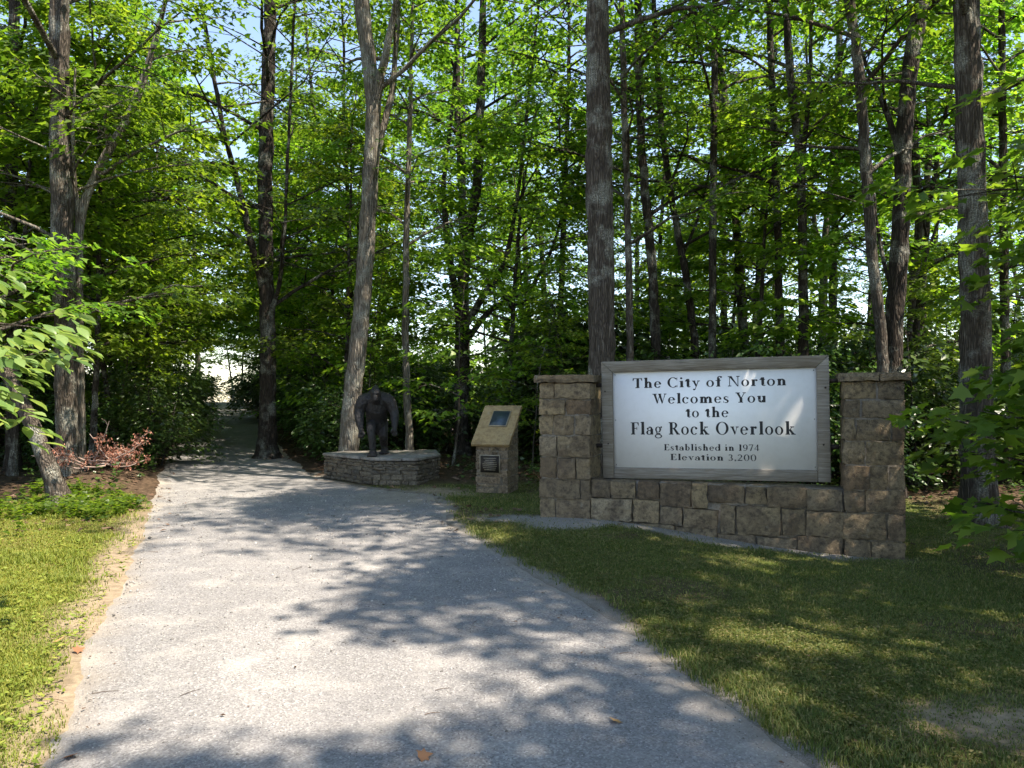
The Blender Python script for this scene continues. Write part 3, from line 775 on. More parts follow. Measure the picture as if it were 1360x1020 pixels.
# ------------------------------------------------------------------ stones
def rock(w, d, h, seed, amp=0.026, rnd=0.008, cell=0.042, bulge=0.012):
    """rounded, rough block centred on the origin, front is -y"""
    nx, ny, nz = (max(2, min(11, int(round(q / cell)))) for q in (w, d, h))
    V, Fc = [], []; k = 0
    def face(fn, na, nb):
        nonlocal k
        for i in range(na + 1):
            for j in range(nb + 1): V.append(fn(-1 + 2 * i / na, -1 + 2 * j / nb))
        for i in range(na):
            for j in range(nb):
                q = k + i * (nb + 1) + j
                Fc.append((q, q + nb + 1, q + nb + 2, q + 1))
        k += (na + 1) * (nb + 1)
    face(lambda a, b: (a, -1, b), nx, nz); face(lambda a, b: (-a, 1, b), nx, nz)
    face(lambda a, b: (-1, -a, b), ny, nz); face(lambda a, b: (1, a, b), ny, nz)
    face(lambda a, b: (a, b, 1), nx, ny); face(lambda a, b: (a, -b, -1), nx, ny)
    V = np.array(V); hw = np.array([w, d, h]) / 2
    keys, inv = np.unique(np.round(V, 5), axis=0, return_inverse=True); inv = inv.ravel()
    P = keys * hw; inner = np.clip(P, -(hw - rnd), hw - rnd); df = P - inner
    ln = np.linalg.norm(df, axis=1, keepdims=True)
    P = inner + df / np.maximum(ln, 1e-6) * np.minimum(ln, rnd)
    out = np.empty_like(P)
    for q, p in enumerate(P):
        s7 = Vector(p) * 5.5 + Vector((seed * 3.1, seed * 1.7, seed))
        n1 = mnoise.noise_vector(s7) * amp * .6 + mnoise.noise_vector(s7 * 2.6) * amp * 0.55 + mnoise.noise_vector(s7 * 6.1) * amp * .3
        e = (1 - keys[q][0] ** 2) * (1 - keys[q][2] ** 2)
        out[q] = p + np.array(n1)
        if keys[q][1] < -0.9: out[q][1] -= bulge * e
    m = MB(); m.add_arr(out, inv[np.array(Fc)])
    me = m.mesh('stone', True)
    me.set_sharp_from_angle(angle=math.radians(24))
    return me

stone_no = [0]
def stone(parent, c, size, mat, rz=0.0, name='stone', **kw):
    stone_no[0] += 1
    return link(name, rock(*size, stone_no[0], **kw), mat, parent, c, (0, 0, rz))

# --- stone sign wall: local x along the wall, y backwards, z up
wall = thing('stone_sign_wall', "low sandstone wall between two square stone pillars that carries the welcome sign", 'wall', (P0[0], P0[1], 0), WALL_RZ)
ZL = [1.785, 1.575, 1.37, 1.11, 0.835, 0.56, 0.31, 0.0, -0.30]
PILL = ((-0.915, -0.233), (2.689, 3.326))
FRONT, BACK = -0.33, 0.27
mb = MB()
for a, b in PILL: add_box(mb, ((a + b) / 2, (FRONT + BACK) / 2, 0.72), (b - a - .06, BACK - FRONT - .06, 2.1))
add_box(mb, (1.228, (FRONT + .06 + .2) / 2, 0.117), (2.95, .2 - FRONT - .1, 0.86))
link('mortar', mb.mesh('mortar'), M['mortar'], wall)
split = {0: ([.0, .3, 1], [.4, .7, .35, .33, .6, .3, .55, .45]), }
rs = np.random.default_rng(5)
FL = [[0, .3, 1], [0, .52, 1], [0, .27, .68, 1], [0, .36, 1], [0, .36, .72, 1], [0, .8, 1], [0, .33, 1], [0, .55, 1]]
FR = [[0, .55, 1], [0, .28, 1], [0, .2, .78, 1], [0, .36, 1], [0, .42, .72, 1], [0, .35, 1], [0, .7, 1], [0, .45, 1]]
J = 0.0065
def course_block(x0, x1, y0, y1, z0, z1, tip=0.0, **kw):
    o = stone(wall, ((x0 + x1) / 2, (y0 + y1) / 2, (z0 + z1) / 2), (x1 - x0 - 2 * J, y1 - y0 - 2 * J, z1 - z0 - 2 * J), M['stone'], **kw)
    o.rotation_euler[1] = tip
for (a, b), fs in zip(PILL, (FL, FR)):
    for c in range(8):
        z1, z0 = ZL[c], ZL[c + 1]
        dep = 0.2 + 0.12 * rs.random()
        for q0, q1 in zip(fs[c][:-1], fs[c][1:]):
            jy = rs.uniform(-.024, .012)
            course_block(a + (b - a) * q0, a + (b - a) * q1, FRONT + jy, FRONT + dep, z0, z1, tip=rs.normal(0, .012))
        m = a + (b - a) * (.4 + .2 * rs.random())
        course_block(a, m, FRONT + dep, BACK, z0, z1); course_block(m, b, FRONT + dep, BACK, z0, z1)
WC = {5: [-.233, .02, .34, .62, 1.0, 1.2, 1.62, 1.86, 2.3, 2.689], 6: [-.233, .28, .62, .9, 1.32, 1.52, 2.02, 2.3, 2.689], 7: [-.233, .25, .8, 1.3, 1.75, 2.2, 2.689]}
def lev(c, u):
    """uneven course lines"""
    if c == 5: return 0.56
    if c == 6: return 0.31 + (0.03 if u < .62 else (-.045 if u < 1.2 else (.02 if u < 1.9 else .0)))
    if c == 7: return 0.0 + (0.05 if u < .62 else (.03 if u < 1.3 else (-.03 if u < 2.0 else 0.0)))
    return -0.30
for c, us in WC.items():
    for u0, u1 in zip(us[:-1], us[1:]):
        um = (u0 + u1) / 2
        course_block(u0 + rs.uniform(-.01, .01), u1 + rs.uniform(-.01, .01), FRONT + .02 + rs.uniform(-.025, .015), FRONT + .25, lev(c + 1, um) + rs.uniform(-.008, .008), lev(c, um) + rs.uniform(-.008, .008), tip=rs.normal(0, .014))
    for u0, u1 in zip(us[:-1:2], us[2::2]):
        course_block(u0, u1, FRONT + .25, .2, ZL[c + 1], ZL[c] - .005)
for k, (a, b) in enumerate(PILL):
    for q0, q1 in ((0, .58), (.58, 1)) if k else ((0, 1),):
        w = b - a + .1
        stone(wall, (a - .05 + w * (q0 + q1) / 2, (FRONT + BACK) / 2, 1.832), (w * (q1 - q0) - .006, BACK - FRONT + .1, .092), M['stone'], name='cap_stone', amp=.022)

# ------------------------------------------------------------------ lettering: serif glyphs drawn as polygons
S_, T_, XH = 0.22, 0.08, 0.64
def rc(x0, y0, x1, y1): return [[(x0, y0), (x1, y0), (x1, y1), (x0, y1)]]
def ring(cx, cy, rx, ry, wx, wy, a0=0, a1=360):
    n = max(6, int(abs(a1 - a0) / 12)); out = []
    an = np.radians(np.linspace(a0, a1, n + 1))
    o = [(cx + rx * math.cos(t), cy + ry * math.sin(t)) for t in an]
    i = [(cx + (rx - wx) * math.cos(t), cy + (ry - wy) * math.sin(t)) for t in an]
    return [[i[k], o[k], o[k + 1], i[k + 1]] for k in range(n)]
def sl(x0, y0, x1, y1, w):          # slanted stroke, horizontal width w
    return [[(x0, y0), (x0 + w, y0), (x1 + w, y1), (x1, y1)]]
def foot(x0, x1, y=0.0): return [[(x0, y), (x1, y), (x1 - .03, y + T_), (x0 + .03, y + T_)]]
def head(x0, x1, y): return [[(x0 + .03, y - T_), (x1 - .03, y - T_), (x1, y), (x0, y)]]
def flag(x, y): return [[(x - .09, y - .07), (x + .02, y - .1), (x + .02, y), (x, y)]]
def stem(x, y0, y1, w=S_): return rc(x, y0, x + w, y1)
def fstem(x, y1, both=True): return stem(x, 0, y1) + foot(x - .07, x + S_ + .07) + flag(x, y1)
def arch(x0, x1, top=XH): return ring((x0 + x1) / 2, top - .27, (x1 - x0) / 2, .28, S_, .1, 0, 165) + stem(x1 - S_, 0, top - .26) + foot(x1 - S_ - .06, x1 + .06)
def dot(cx, cy, q=.095): return ring(cx, cy, q, q, q * .99, q * .99)
def glyph(c):
    g = []
    if c == 'T': return stem(.33, 0, 1) + foot(.22, .6) + rc(.02, .945, .8, 1) + [[(.02, 1), (0, .74), (.05, .74), (.14, .945)], [(.8, 1), (.82, .74), (.77, .74), (.68, .945)]], .82
    if c == 'h': return fstem(.09, 1.04) + arch(.12, .66), .74
    if c == 'n': return fstem(.09, XH) + arch(.12, .66), .74
    if c == 'm': return fstem(.09, XH) + arch(.12, .62) + arch(.5, 1.02), 1.1
    if c == 'r': return fstem(.09, XH) + ring(.4, .4, .2, .24, .08, .08, 75, 165) + dot(.44, XH - .09), .55
    if c == 'i': return fstem(.09, XH) + dot(.165, .9), .34
    if c == 'l': return fstem(.09, 1.04), .34
    if c == 'u': return stem(.09, .26, XH) + flag(.09, XH) + ring(.35, .27, .26, .28, S_, .1, 190, 350) + stem(.47, 0, XH) + flag(.47, XH) + foot(.47, .7), .72
    if c == 'o': return ring(.31, .315, .31, .335, .16, .05), .62
    if c == 'e': return ring(.3, .315, .3, .335, .16, .055, 5, 325) + rc(.12, .33, .57, .385) + ring(.4, .34, .2, .27, .13, .05, 0, 70), .6
    if c == 'c': return ring(.3, .315, .3, .335, .16, .055, 55, 318) + dot(.46, .5, .09), .57
    if c == 'b': return stem(.09, .04, 1.04) + flag(.09, 1.04) + ring(.36, .31, .31, .33, .16, .06, -165, 150), .69
    if c == 'd': return stem(.45, 0, 1.04) + flag(.45, 1.04) + foot(.5, .7) + ring(.31, .31, .3, .33, .16, .06, 30, 335), .72
    if c == 'k': return fstem(.09, 1.04) + sl(.2, .26, .5, .6, .07) + head(.38, .7, XH) + [[(.3, .33), (.42, .44), (.72, .04), (.5, .04)]] + foot(.44, .8), .78
    if c == 'a': return stem(.36, .06, .46) + ring(.33, .43, .2, .22, .15, .08, 0, 140) + dot(.14, .47, .085) + ring(.25, .17, .24, .19, .15, .05, 40, 330) + foot(.38, .6), .58
    if c == 't': return stem(.14, .1, .82) + rc(.0, XH - .07, .42, XH) + ring(.32, .14, .18, .155, .14, .07, 185, 330) + [[(.14, .82), (.02, .64), (.14, .62)]], .44
    if c == 'f': return stem(.12, 0, .82) + foot(.03, .38) + rc(0, XH - .06, .42, XH) + ring(.32, .82, .2, .22, .14, .07, 40, 180) + dot(.44, .94, .085), .44
    if c == 's': return ring(.24, .46, .2, .19, .13, .07, 50, 270) + ring(.24, .17, .22, .19, .14, .07, -130, 90) + [[(.08, .38), (.2, .44), (.42, .24), (.3, .18)]] + rc(.38, .44, .42, .62) + rc(.02, .01, .06, .2), .48
    if c == 'v': return [[(.06, .62), (.23, .62), (.42, .12), (.33, -.02)], [(.33, -.02), (.37, .06), (.56, .62), (.5, .62)]] + head(0, .3, XH) + head(.42, .66, XH), .64
    if c == 'y': return [[(.06, .62), (.23, .62), (.42, .12), (.33, -.02)], [(.2, -.3), (.26, -.3), (.56, .62), (.5, .62)]] + head(0, .3, XH) + head(.42, .66, XH) + dot(.16, -.24, .08), .64
    if c == 'g': return ring(.28, .41, .24, .24, .13, .05) + ring(.3, -.13, .3, .18, .1, .06) + [[(.12, .2), (.2, .22), (.2, .08), (.12, .1)]] + rc(.14, .03, .46, .12) + dot(.54, .6, .07), .62
    if c == 'C': return ring(.46, .5, .46, .52, .19, .055, 42, 318) + [[(.76, .7), (.8, .7), (.82, 1), (.78, 1)], [(.77, .02), (.82, .02), (.82, .26), (.79, .24)]], .85
    if c == 'O': return ring(.5, .5, .5, .52, .2, .05), 1.0
    if c == 'N': return stem(.12, 0, 1, .06) + foot(.0, .3) + [[(.08, 1), (.3, 1), (.84, .0), (.78, -.03)]] + stem(.78, -.02, 1, .06) + head(.66, .96, 1) + head(0, .2, 1), .94
    if c == 'W': return [[(.1, .97), (.3, .97), (.5, .1), (.4, -.02)], [(.4, -.02), (.46, .1), (.69, .9), (.62, .9)], [(.52, .97), (.72, .97), (.92, .1), (.82, -.02)], [(.82, -.02), (.88, .1), (1.14, .97), (1.08, .97)]] + head(0, .4, 1) + head(.5, .8, 1) + head(.98, 1.24, 1), 1.22
    if c == 'Y': return stem(.34, 0, .46) + foot(.22, .62) + [[(.08, .97), (.28, .97), (.5, .44), (.34, .42)], [(.44, .46), (.5, .42), (.76, .97), (.7, .97)]] + head(0, .38, 1) + head(.58, .86, 1), .84
    if c == 'F': return stem(.1, 0, 1) + foot(0, .38) + rc(.0, .945, .66, 1) + [[(.66, 1), (.68, .74), (.63, .74), (.54, .945)]] + rc(.25, .48, .52, .535) + rc(.49, .38, .53, .63), .68
    if c == 'E': return stem(.1, 0, 1) + rc(.0, .945, .68, 1) + [[(.68, 1), (.7, .76), (.65, .76), (.56, .945)]] + rc(.25, .48, .54, .535) + rc(.51, .38, .55, .63) + rc(0, 0, .7, .055) + [[(.7, 0), (.74, .26), (.69, .26), (.58, .055)]], .74
    if c == 'R': return stem(.1, 0, 1) + foot(0, .38) + head(0, .3, 1) + ring(.4, .745, .3, .255, .17, .055, -90, 90) + rc(.2, .945, .42, 1) + rc(.2, .49, .42, .545) + [[(.34, .5), (.52, .52), (.86, .03), (.64, .03)]] + foot(.62, .92), .88
    if c == '1': return stem(.14, 0, 1) + foot(.04, .4) + flag(.14, 1), .44
    if c == '9': return ring(.3, .66, .3, .34, .15, .05) + ring(.2, .5, .4, .5, .14, .06, -85, 25) + dot(.14, .08, .07), .6
    if c == '7': return rc(.03, .9, .56, 1) + [[(.45, .92), (.56, .96), (.3, 0), (.14, 0)]] + rc(.02, .76, .06, 1), .58
    if c == '4': return stem(.34, 0, 1, .14) + rc(0, .24, .6, .31) + [[(0, .28), (.06, .28), (.4, .9), (.4, 1)]], .62
    if c == '3': return ring(.24, .74, .24, .26, .14, .06, -80, 150) + ring(.24, .26, .28, .28, .15, .06, -150, 85), .54
    if c == '2': return ring(.27, .72, .26, .28, .14, .06, -35, 160) + [[(.02, .06), (.14, .1), (.5, .6), (.36, .54)]] + rc(.02, 0, .54, .12), .57
    if c == '0': return ring(.31, .5, .31, .52, .14, .05), .62
    if c == ',': return dot(.1, .08) + [[(.1, .0), (.19, .06), (.06, -.18), (.03, -.16)]], .22
    return [], .4
def text_words(txt, width, cap, yf):
    """one mesh per word, laid out along a line of the given width"""
    x = 0; words = [[]]
    for c in txt:
        if c == ' ': x += .40; words.append([]); continue
        g, w = glyph(c)
        words[-1] += [[(px + x, py) for px, py in p] for p in g]
        x += w + .13
    sx = width / (x - .13)
    for polys in words:
        m = MB()
        for k, p in enumerate(polys):
            q = np.array(p); y = yf - (k % 7) * 0.00012
            ar = np.sum(q[:, 0] * np.roll(q[:, 1], -1) - np.roll(q[:, 0], -1) * q[:, 1])
            if ar < 0: q = q[::-1]
            m.add(np.stack([q[:, 0] * sx - width / 2, np.full(len(q), y), q[:, 1] * cap], -1), [list(range(len(q)))])
        yield m.mesh('lettering')

# ------------------------------------------------------------------ welcome sign
sc_ = wuv(1.22, 0.0)
sign = thing('welcome_sign', "white painted welcome sign with black serif lettering in a weathered grey timber frame", 'sign', (sc_[0], sc_[1], 0.572), WALL_RZ)
sign.rotation_euler = (0, -0.0165, WALL_RZ)
PB = 0.145                      # panel bottom above the sign's base
nu, nz = 30, 16
uu, zz = np.meshgrid(np.linspace(-1.22, 1.22, nu), np.linspace(PB, PB + 1.22, nz))
buck = np.zeros_like(uu)
for i in range(nz):
    for j in range(nu): buck[i, j] = 0.0
mb = MB(); add_box(mb, (0, 0.004, PB + .61), (2.46, 0.012, 1.24))
pnl = link('panel', mb.mesh('panel'), M['panel'], sign)
LINES = [("The City of Norton", 1.848, .125, -.04, .209), ("Welcomes You", 1.365, .125, -.035, .41), ("to the", .516, .125, -.05, .585),
         ("Flag Rock Overlook", 1.975, .155, -.01, .80), ("Established in 1974", 1.145, .078, -.01, .998), ("Elevation 3,200", 1.03, .078, .01, 1.12)]
for txt, w, cap, cxx, base in LINES:
    for wm in text_words(txt, w, cap, -0.0032):
        link('lettering', wm, M['letter'], pnl, (cxx, 0, PB + 1.22 - base))
def board(x0, x1, z0, z1, mit, name='frame_board', y0=-.045, y1=.05):
    """mitred board: outer rectangle edges x0..x1/z0..z1; mit=('h' or 'v')"""
    b = .14; m = MB()
    if mit == 'top': q = [(x0, z1), (x0 + b, z0), (x1 - b, z0), (x1, z1)]
    elif mit == 'bot': q = [(x0 + b, z1), (x0 + b, z0), (x1 - b, z0), (x1 - b, z1)]
    elif mit == 'left': q = [(x0, z0), (x1, z0), (x1, z1 - b), (x0, z1)]
    else: q = [(x0, z0), (x1, z0), (x1, z1), (x0, z1 - b)]
    q = np.array(q, float); c = q.mean(0); q = c + (q - c) * np.array([.998, .998])
    if mit in ('bot',): c0 = 0.0
    v = [(x, y0, z) for x, z in q] + [(x, y1, z) for x, z in q]
    m.add(v, [[0, 1, 2, 3], [7, 6, 5, 4]] + [[i, 4 + i, 4 + (i + 1) % 4, (i + 1) % 4] for i in range(4)])
    o = link(name, m.mesh(name), M['wood'], sign)
    bv = o.modifiers.new('b', 'BEVEL'); bv.width = .006; bv.segments = 1
    return o
X_, ZT, ZB = 1.358, PB + 1.22 + .138, PB - .138
board(-X_, X_, ZT - .14, ZT, 'top'); board(-X_, X_, ZB, ZB + .139, 'bot', y0=-.04)
L_b = board(-X_, -X_ + .14, ZB, ZT, 'left', y0=-.048); R_b = board(X_ - .14, X_, ZB, ZT, 'right', y0=-.048)
mb = MB(); add_tube(mb, [(0, .006, 0), (0, -.006, 0)], [.012, .01], 8, True); bolt_me = mb.mesh('bolt'); bolt_me.materials.append(M['bolt'])
for bo, sx in ((L_b, -1), (R_b, 1)):
    for z in (.45, 1.12):
        link('bolt', bolt_me, None, bo, (sx * (X_ - .045 - .03 * (z < .5)), -.05, z))
mb = MB(); add_tube(mb, [(0, 0, 0), (0, -.005, 0)], [.006, .005], 6, True); screw_me = mb.mesh('screw'); screw_me.materials.append(M['bolt'])
for x in (-1.19, 1.19):
    for z in (.18, .75, 1.33): link('screw', screw_me, None, pnl, (x, -.002, z))
for sx in (-1, 1):
    for z in (.42, 1.2):
        mb = MB(); add_box(mb, (sx * (X_ + .045), .03, z), (.115, .05, .05))
        link('bracket', mb.mesh('bracket'), M['bolt'], sign)

# ------------------------------------------------------------------ inscribed pedestal
KX, KY = -0.24, 12.75
ped = thing('stone_pedestal', "narrow fieldstone pedestal with a slanted tan slab and two plaques", 'pedestal', (KX, KY, gz(KX, KY) - .03), WALL_RZ)
KW, KD, KF, KB = .56, .56, .80, 1.33
mb = MB()
w, d = KW / 2 - .018, KD / 2 - .018
v = [(-w, -d, 0), (w, -d, 0), (w, d, 0), (-w, d, 0), (-w, -d, KF - .02), (w, -d, KF - .02), (w, d, KB - .02), (-w, d, KB - .02)]
mb.add(v, [[0, 3, 2, 1], [4, 5, 6, 7], [0, 1, 5, 4], [1, 2, 6, 5], [2, 3, 7, 6], [3, 0, 4, 7]])
link('mortar', mb.mesh('mortar'), M['mortar'], ped)
rk = np.random.default_rng(9)
def kst(x0, x1, y0, y1, z0, z1): stone(ped, ((x0 + x1) / 2, (y0 + y1) / 2, (z0 + z1) / 2), (x1 - x0 - .008, y1 - y0 - .008, z1 - z0 - .008), M['kiosk_stone'], amp=.015, rnd=.01, cell=.045, bulge=.008)
z = 0.0
while z < KB - .1:
    h = rk.uniform(.065, .125); z1 = min(z + h, KB - .03)
    yf = -KD / 2 if z1 <= KF else -KD / 2 + (z1 - KF) / (KB - KF) * KD
    if z1 <= KF + .02:
        cut = [-KW / 2] + sorted(rk.uniform(-.19, .19, rk.integers(1, 4))) + [KW / 2]
        for a, b in zip(cut[:-1], cut[1:]):
            if b - a > .05: kst(a, b, -KD / 2 + rk.uniform(-.02, .012), -KD / 2 + .12, z, z1)
        ys0 = -KD / 2 + .12
    else: ys0 = yf
    if KD / 2 - ys0 > .07:
        m_ = ys0 + (KD / 2 - ys0) * rk.uniform(.35, .65)
        for sx in (-1, 1):
            for a, b in ((ys0, m_), (m_, KD / 2)) if KD / 2 - ys0 > .2 else ((ys0, KD / 2),):
                x0, x1 = sorted((sx * KW / 2 + rk.uniform(-.008, .008), sx * (KW / 2 - .1)))
                kst(x0, x1, a, b, z, z1)
        kst(-KW / 2 + .1, KW / 2 - .1, KD / 2 - .1, KD / 2, z, z1)
    z = z1
ang = math.atan2(KB - KF, KD)
slab = link('slab', rock(.66, .9, .06, 301, amp=.006, rnd=.012, cell=.1, bulge=0), M['slab'], ped, (0, -.02, (KF + KB) / 2 + .045), (ang, 0, 0))
mb = MB(); add_box(mb, (0, 0, 0), (.31, .35, .02)); tp = link('plaque', mb.mesh('plaque'), M['bronze_rim'], slab, (0.03, .12, .042))
mb = MB(); add_box(mb, (0, 0, .004), (.285, .325, .02)); link('plaque_face', mb.mesh('plaque_face'), M['slate_plaque'], slab, (0.03, .12, .042))
mb = MB(); add_box(mb, (0, 0, 0), (.35, .02, .30)); link('plaque', mb.mesh('plaque'), M['bronze_rim'], ped, (-.02, -KD / 2 - .02, .50))
mb = MB(); add_box(mb, (0, -.004, 0), (.32, .02, .27)); pf = link('plaque_face', mb.mesh('plaque_face'), M['bronze'], ped, (-.02, -KD / 2 - .02, .50))
mb = MB()
for k in range(7): add_box(mb, (rk.uniform(-.01, .01), -.0155, .095 - k * .031), (rk.uniform(.17, .26), .003, .009))
link('raised_lines', mb.mesh('raised_lines'), M['bronze_rim'], pf)

# ------------------------------------------------------------------ statue plinth (dry stacked stone) and statue
POLY = np.array([(-3.57, 14.73), (-2.44, 13.56), (-1.66, 13.45), (-1.36, 14.36), (-1.55, 15.5), (-3.2, 15.25)])
pz = gz(-2.4, 14.2) - 0.02
pc = POLY.mean(0)
plinth = thing('stone_plinth', "low many-sided plinth of dry stacked fieldstone topped with grey slabs under the statue", 'plinth', (pc[0], pc[1], pz))
PO = POLY - pc
ar2 = np.sum(PO[:, 0] * np.roll(PO[:, 1], -1) - np.roll(PO[:, 0], -1) * PO[:, 1])
def prism(m, poly, z0, z1):
    n = len(poly)
    if np.sum(poly[:, 0] * np.roll(poly[:, 1], -1) - np.roll(poly[:, 0], -1) * poly[:, 1]) < 0: poly = poly[::-1]
    v = [(x, y, z0) for x, y in poly] + [(x, y, z1) for x, y in poly]
    m.add(v, [list(range(n))[::-1], list(range(n, 2 * n))] + [[i, (i + 1) % n, n + (i + 1) % n, n + i] for i in range(n)])
mb = MB(); prism(mb, PO * .955, 0, .41); link('rubble_core', mb.mesh('rubble_core'), M['mortar'], plinth)
hs = [.085, .065, .075, .055, .08, .06]
for e in range(len(PO)):
    a, b = PO[e], PO[(e + 1) % len(PO)]
    L = np.linalg.norm(b - a); t = (b - a) / L; nrm = np.array([t[1], -t[0]])
    if np.dot(nrm, (a + b) / 2) < 0: nrm = -nrm
    z = 0.0
    hs = [q * .42 for q in rk.dirichlet(np.full(6, 14.0))]
    for h in hs:
        s = 0.0
        while s < L - .02:
            l = min(rk.uniform(.09, .3), L - s)
            if L - s - l < .1: l = L - s
            q = a + t * (s + l / 2) - nrm * (.07 + rk.uniform(-.028, .022))
            rz = math.atan2(-t[1], -t[0]) if np.dot(np.array([-t[1], t[0]]), nrm) > 0 else math.atan2(t[1], t[0])
            stone(plinth, (q[0], q[1], z + h / 2 + rk.uniform(-.006, .006)), (l - rk.uniform(.004, .018), .16, h - rk.uniform(.002, .014)), M['field_stone'], rz + rk.normal(0, .04), amp=.016, rnd=.01, cell=.05, bulge=.01)
            s += l
        z += h
def clip(poly, x0, sgn):
    out = []
    for i in range(len(poly)):
        p, q = poly[i], poly[(i + 1) % len(poly)]
        dp, dq = sgn * (p[0] - x0), sgn * (q[0] - x0)
        if dp >= 0: out.append(p)
        if dp * dq < 0: out.append(p + (q - p) * dp / (dp - dq))
    return np.array(out)
cuts = [-9, -.42, .38, 9]
for k in range(3):
    pl = clip(clip(PO * 1.035, cuts[k] + .006, 1), cuts[k + 1] - .006, -1)
    mb = MB(); prism(mb, pl, .425 + .004 * k, .475 + .004 * k)
    o = link('top_slab', mb.mesh('top_slab'), M['plinth_slab'], plinth)
    bv = o.modifiers.new('b', 'BEVEL'); bv.width = .012; bv.segments = 2

def statue():
    SX, SY = -2.50, 14.25
    st = thing('statue', "dark shaggy ape-like statue stooping forward on the stone plinth, one bare foot ahead", 'statue', (SX, SY, pz + .478), 0.12)
    m = MB()
    def limb(pts, rad, n=12):
        pts = np.array(pts, float); rad = np.array(rad, float)
        s = np.linspace(0, len(pts) - 1, (len(pts) - 1) * 5 + 1)
        P = np.stack([np.interp(s, range(len(pts)), pts[:, k]) for k in range(3)], -1); R = np.interp(s, range(len(pts)), rad)
        for _ in range(2): P[1:-1] = .5 * P[1:-1] + .25 * (P[:-2] + P[2:])
        # rounded ends
        t0 = P[0] - P[1]; t0 /= np.linalg.norm(t0); t1 = P[-1] - P[-2]; t1 /= np.linalg.norm(t1)
        P = np.concatenate([[P[0] + t0 * R[0] * .9, P[0] + t0 * R[0] * .55], P, [P[-1] + t1 * R[-1] * .55, P[-1] + t1 * R[-1] * .9]])
        R = np.concatenate([[R[0] * .3, R[0] * .8], R, [R[-1] * .8, R[-1] * .3]])
        add_tube(m, P, R, n, True)
    # trunk leaning towards the path (-y)
    limb([(0, .2, .58), (0, .16, .78), (0, .02, .98), (0, -.06, 1.08)], [.21, .235, .25, .2])
    limb([(-.28, -.06, 1.08), (0, .0, 1.13), (.28, -.06, 1.08)], [.135, .18, .135])
    limb([(0, -.12, 1.1), (0, -.25, 1.13)], [.12, .11])
    limb([(0, -.25, 1.16), (0, -.28, 1.25), (0, -.23, 1.33)], [.105, .12, .075])            # skull with crest
    limb([(0, -.36, 1.17), (0, -.38, 1.12)], [.06, .05])                                   # muzzle
    limb([(-.05, -.375, 1.24), (.05, -.375, 1.24)], [.03, .03])                        # brow
    limb([(-.3, -.06, 1.05), (-.36, -.04, .86), (-.35, -.12, .72), (-.31, -.2, .54)], [.13, .115, .1, .065])
    limb([(.3, -.06, 1.05), (.38, -.06, .86), (.4, -.16, .72), (.4, -.3, .58)], [.13, .105, .09, .06])
    for hx, hy, hz, sg in ((-.305, -.21, .49, 1), (.4, -.32, .53, -1)):
        limb([(hx, hy, hz + .03), (hx, hy - .01, hz - .03)], [.055, .05])
        for k in range(4):
            f = (k - 1.5) * .028
            limb([(hx + f, hy, hz - .05), (hx + f * 1.3, hy - .02, hz - .1), (hx + f * 1.3, hy, hz - .15 + .012 * abs(k - 1.5))], [.017, .0155, .013], 8)
        limb([(hx + sg * .045, hy - .02, hz), (hx + sg * .075, hy - .05, hz - .05), (hx + sg * .06, hy - .06, hz - .09)], [.019, .017, .013], 8)
    # legs: one knee raised and striding ahead, one bent behind
    limb([(-.09, .18, .62), (-.1, -.26, .55), (-.07, -.27, .28), (-.05, -.24, .08)], [.135, .095, .075, .065])
    limb([(.12, .22, .62), (.14, .1, .38), (.15, .3, .2), (.16, .36, .07)], [.135, .105, .08, .06])
    for fx, fy in ((-.05, -.24), (.16, .36)):
        limb([(fx, fy + .07, .06), (fx, fy - .08, .07), (fx, fy - .22, .055)], [.065, .08, .085])
        for k in range(5):
            limb([(fx + (k - 2) * .04, fy - .24, .04), (fx + (k - 2) * .045, fy - .36 + .014 * k, .03)], [.028, .025 - .002 * k], 8)
    o = link('body', m.mesh('body', True), M['fur'], st)
    st.scale = (.86, .92, .92)
    rm = o.modifiers.new('r', 'REMESH'); rm.mode = 'VOXEL'; rm.voxel_size = .013; rm.use_smooth_shade = True
    sm = o.modifiers.new('s', 'SMOOTH'); sm.factor = .5; sm.iterations = 3
    tx = bpy.data.textures.new('fur_clumps', 'CLOUDS'); tx.noise_scale = .05; tx.noise_depth = 3
    dp = o.modifiers.new('d', 'DISPLACE'); dp.texture = tx; dp.strength = .03; dp.mid_level = .5
statue()

# ------------------------------------------------------------------ railing at the crest
rx0, rx1, ry = -21.2, -15.2, 47.6
rail = thing('railing', "pale metal railing across the far end of the gravel path", 'railing', ((rx0 + rx1) / 2, ry, gz(-18, ry)))
n_p = 4
for k in range(n_p):
    x = (k / (n_p - 1) - .5) * (rx1 - rx0)
    mb = MB(); add_tube(mb, [(x, 0, -.3), (x, 0, 1.0)], [.035, .035], 8, True); link('post', mb.mesh('post'), M['railing'], rail)
for z in (.98, .55):
    mb = MB(); add_tube(mb, [(-(rx1 - rx0) / 2 - .05, -.04, z), ((rx1 - rx0) / 2 + .05, -.04, z)], [.03, .03], 8, True); link('rail', mb.mesh('rail'), M['railing'], rail)

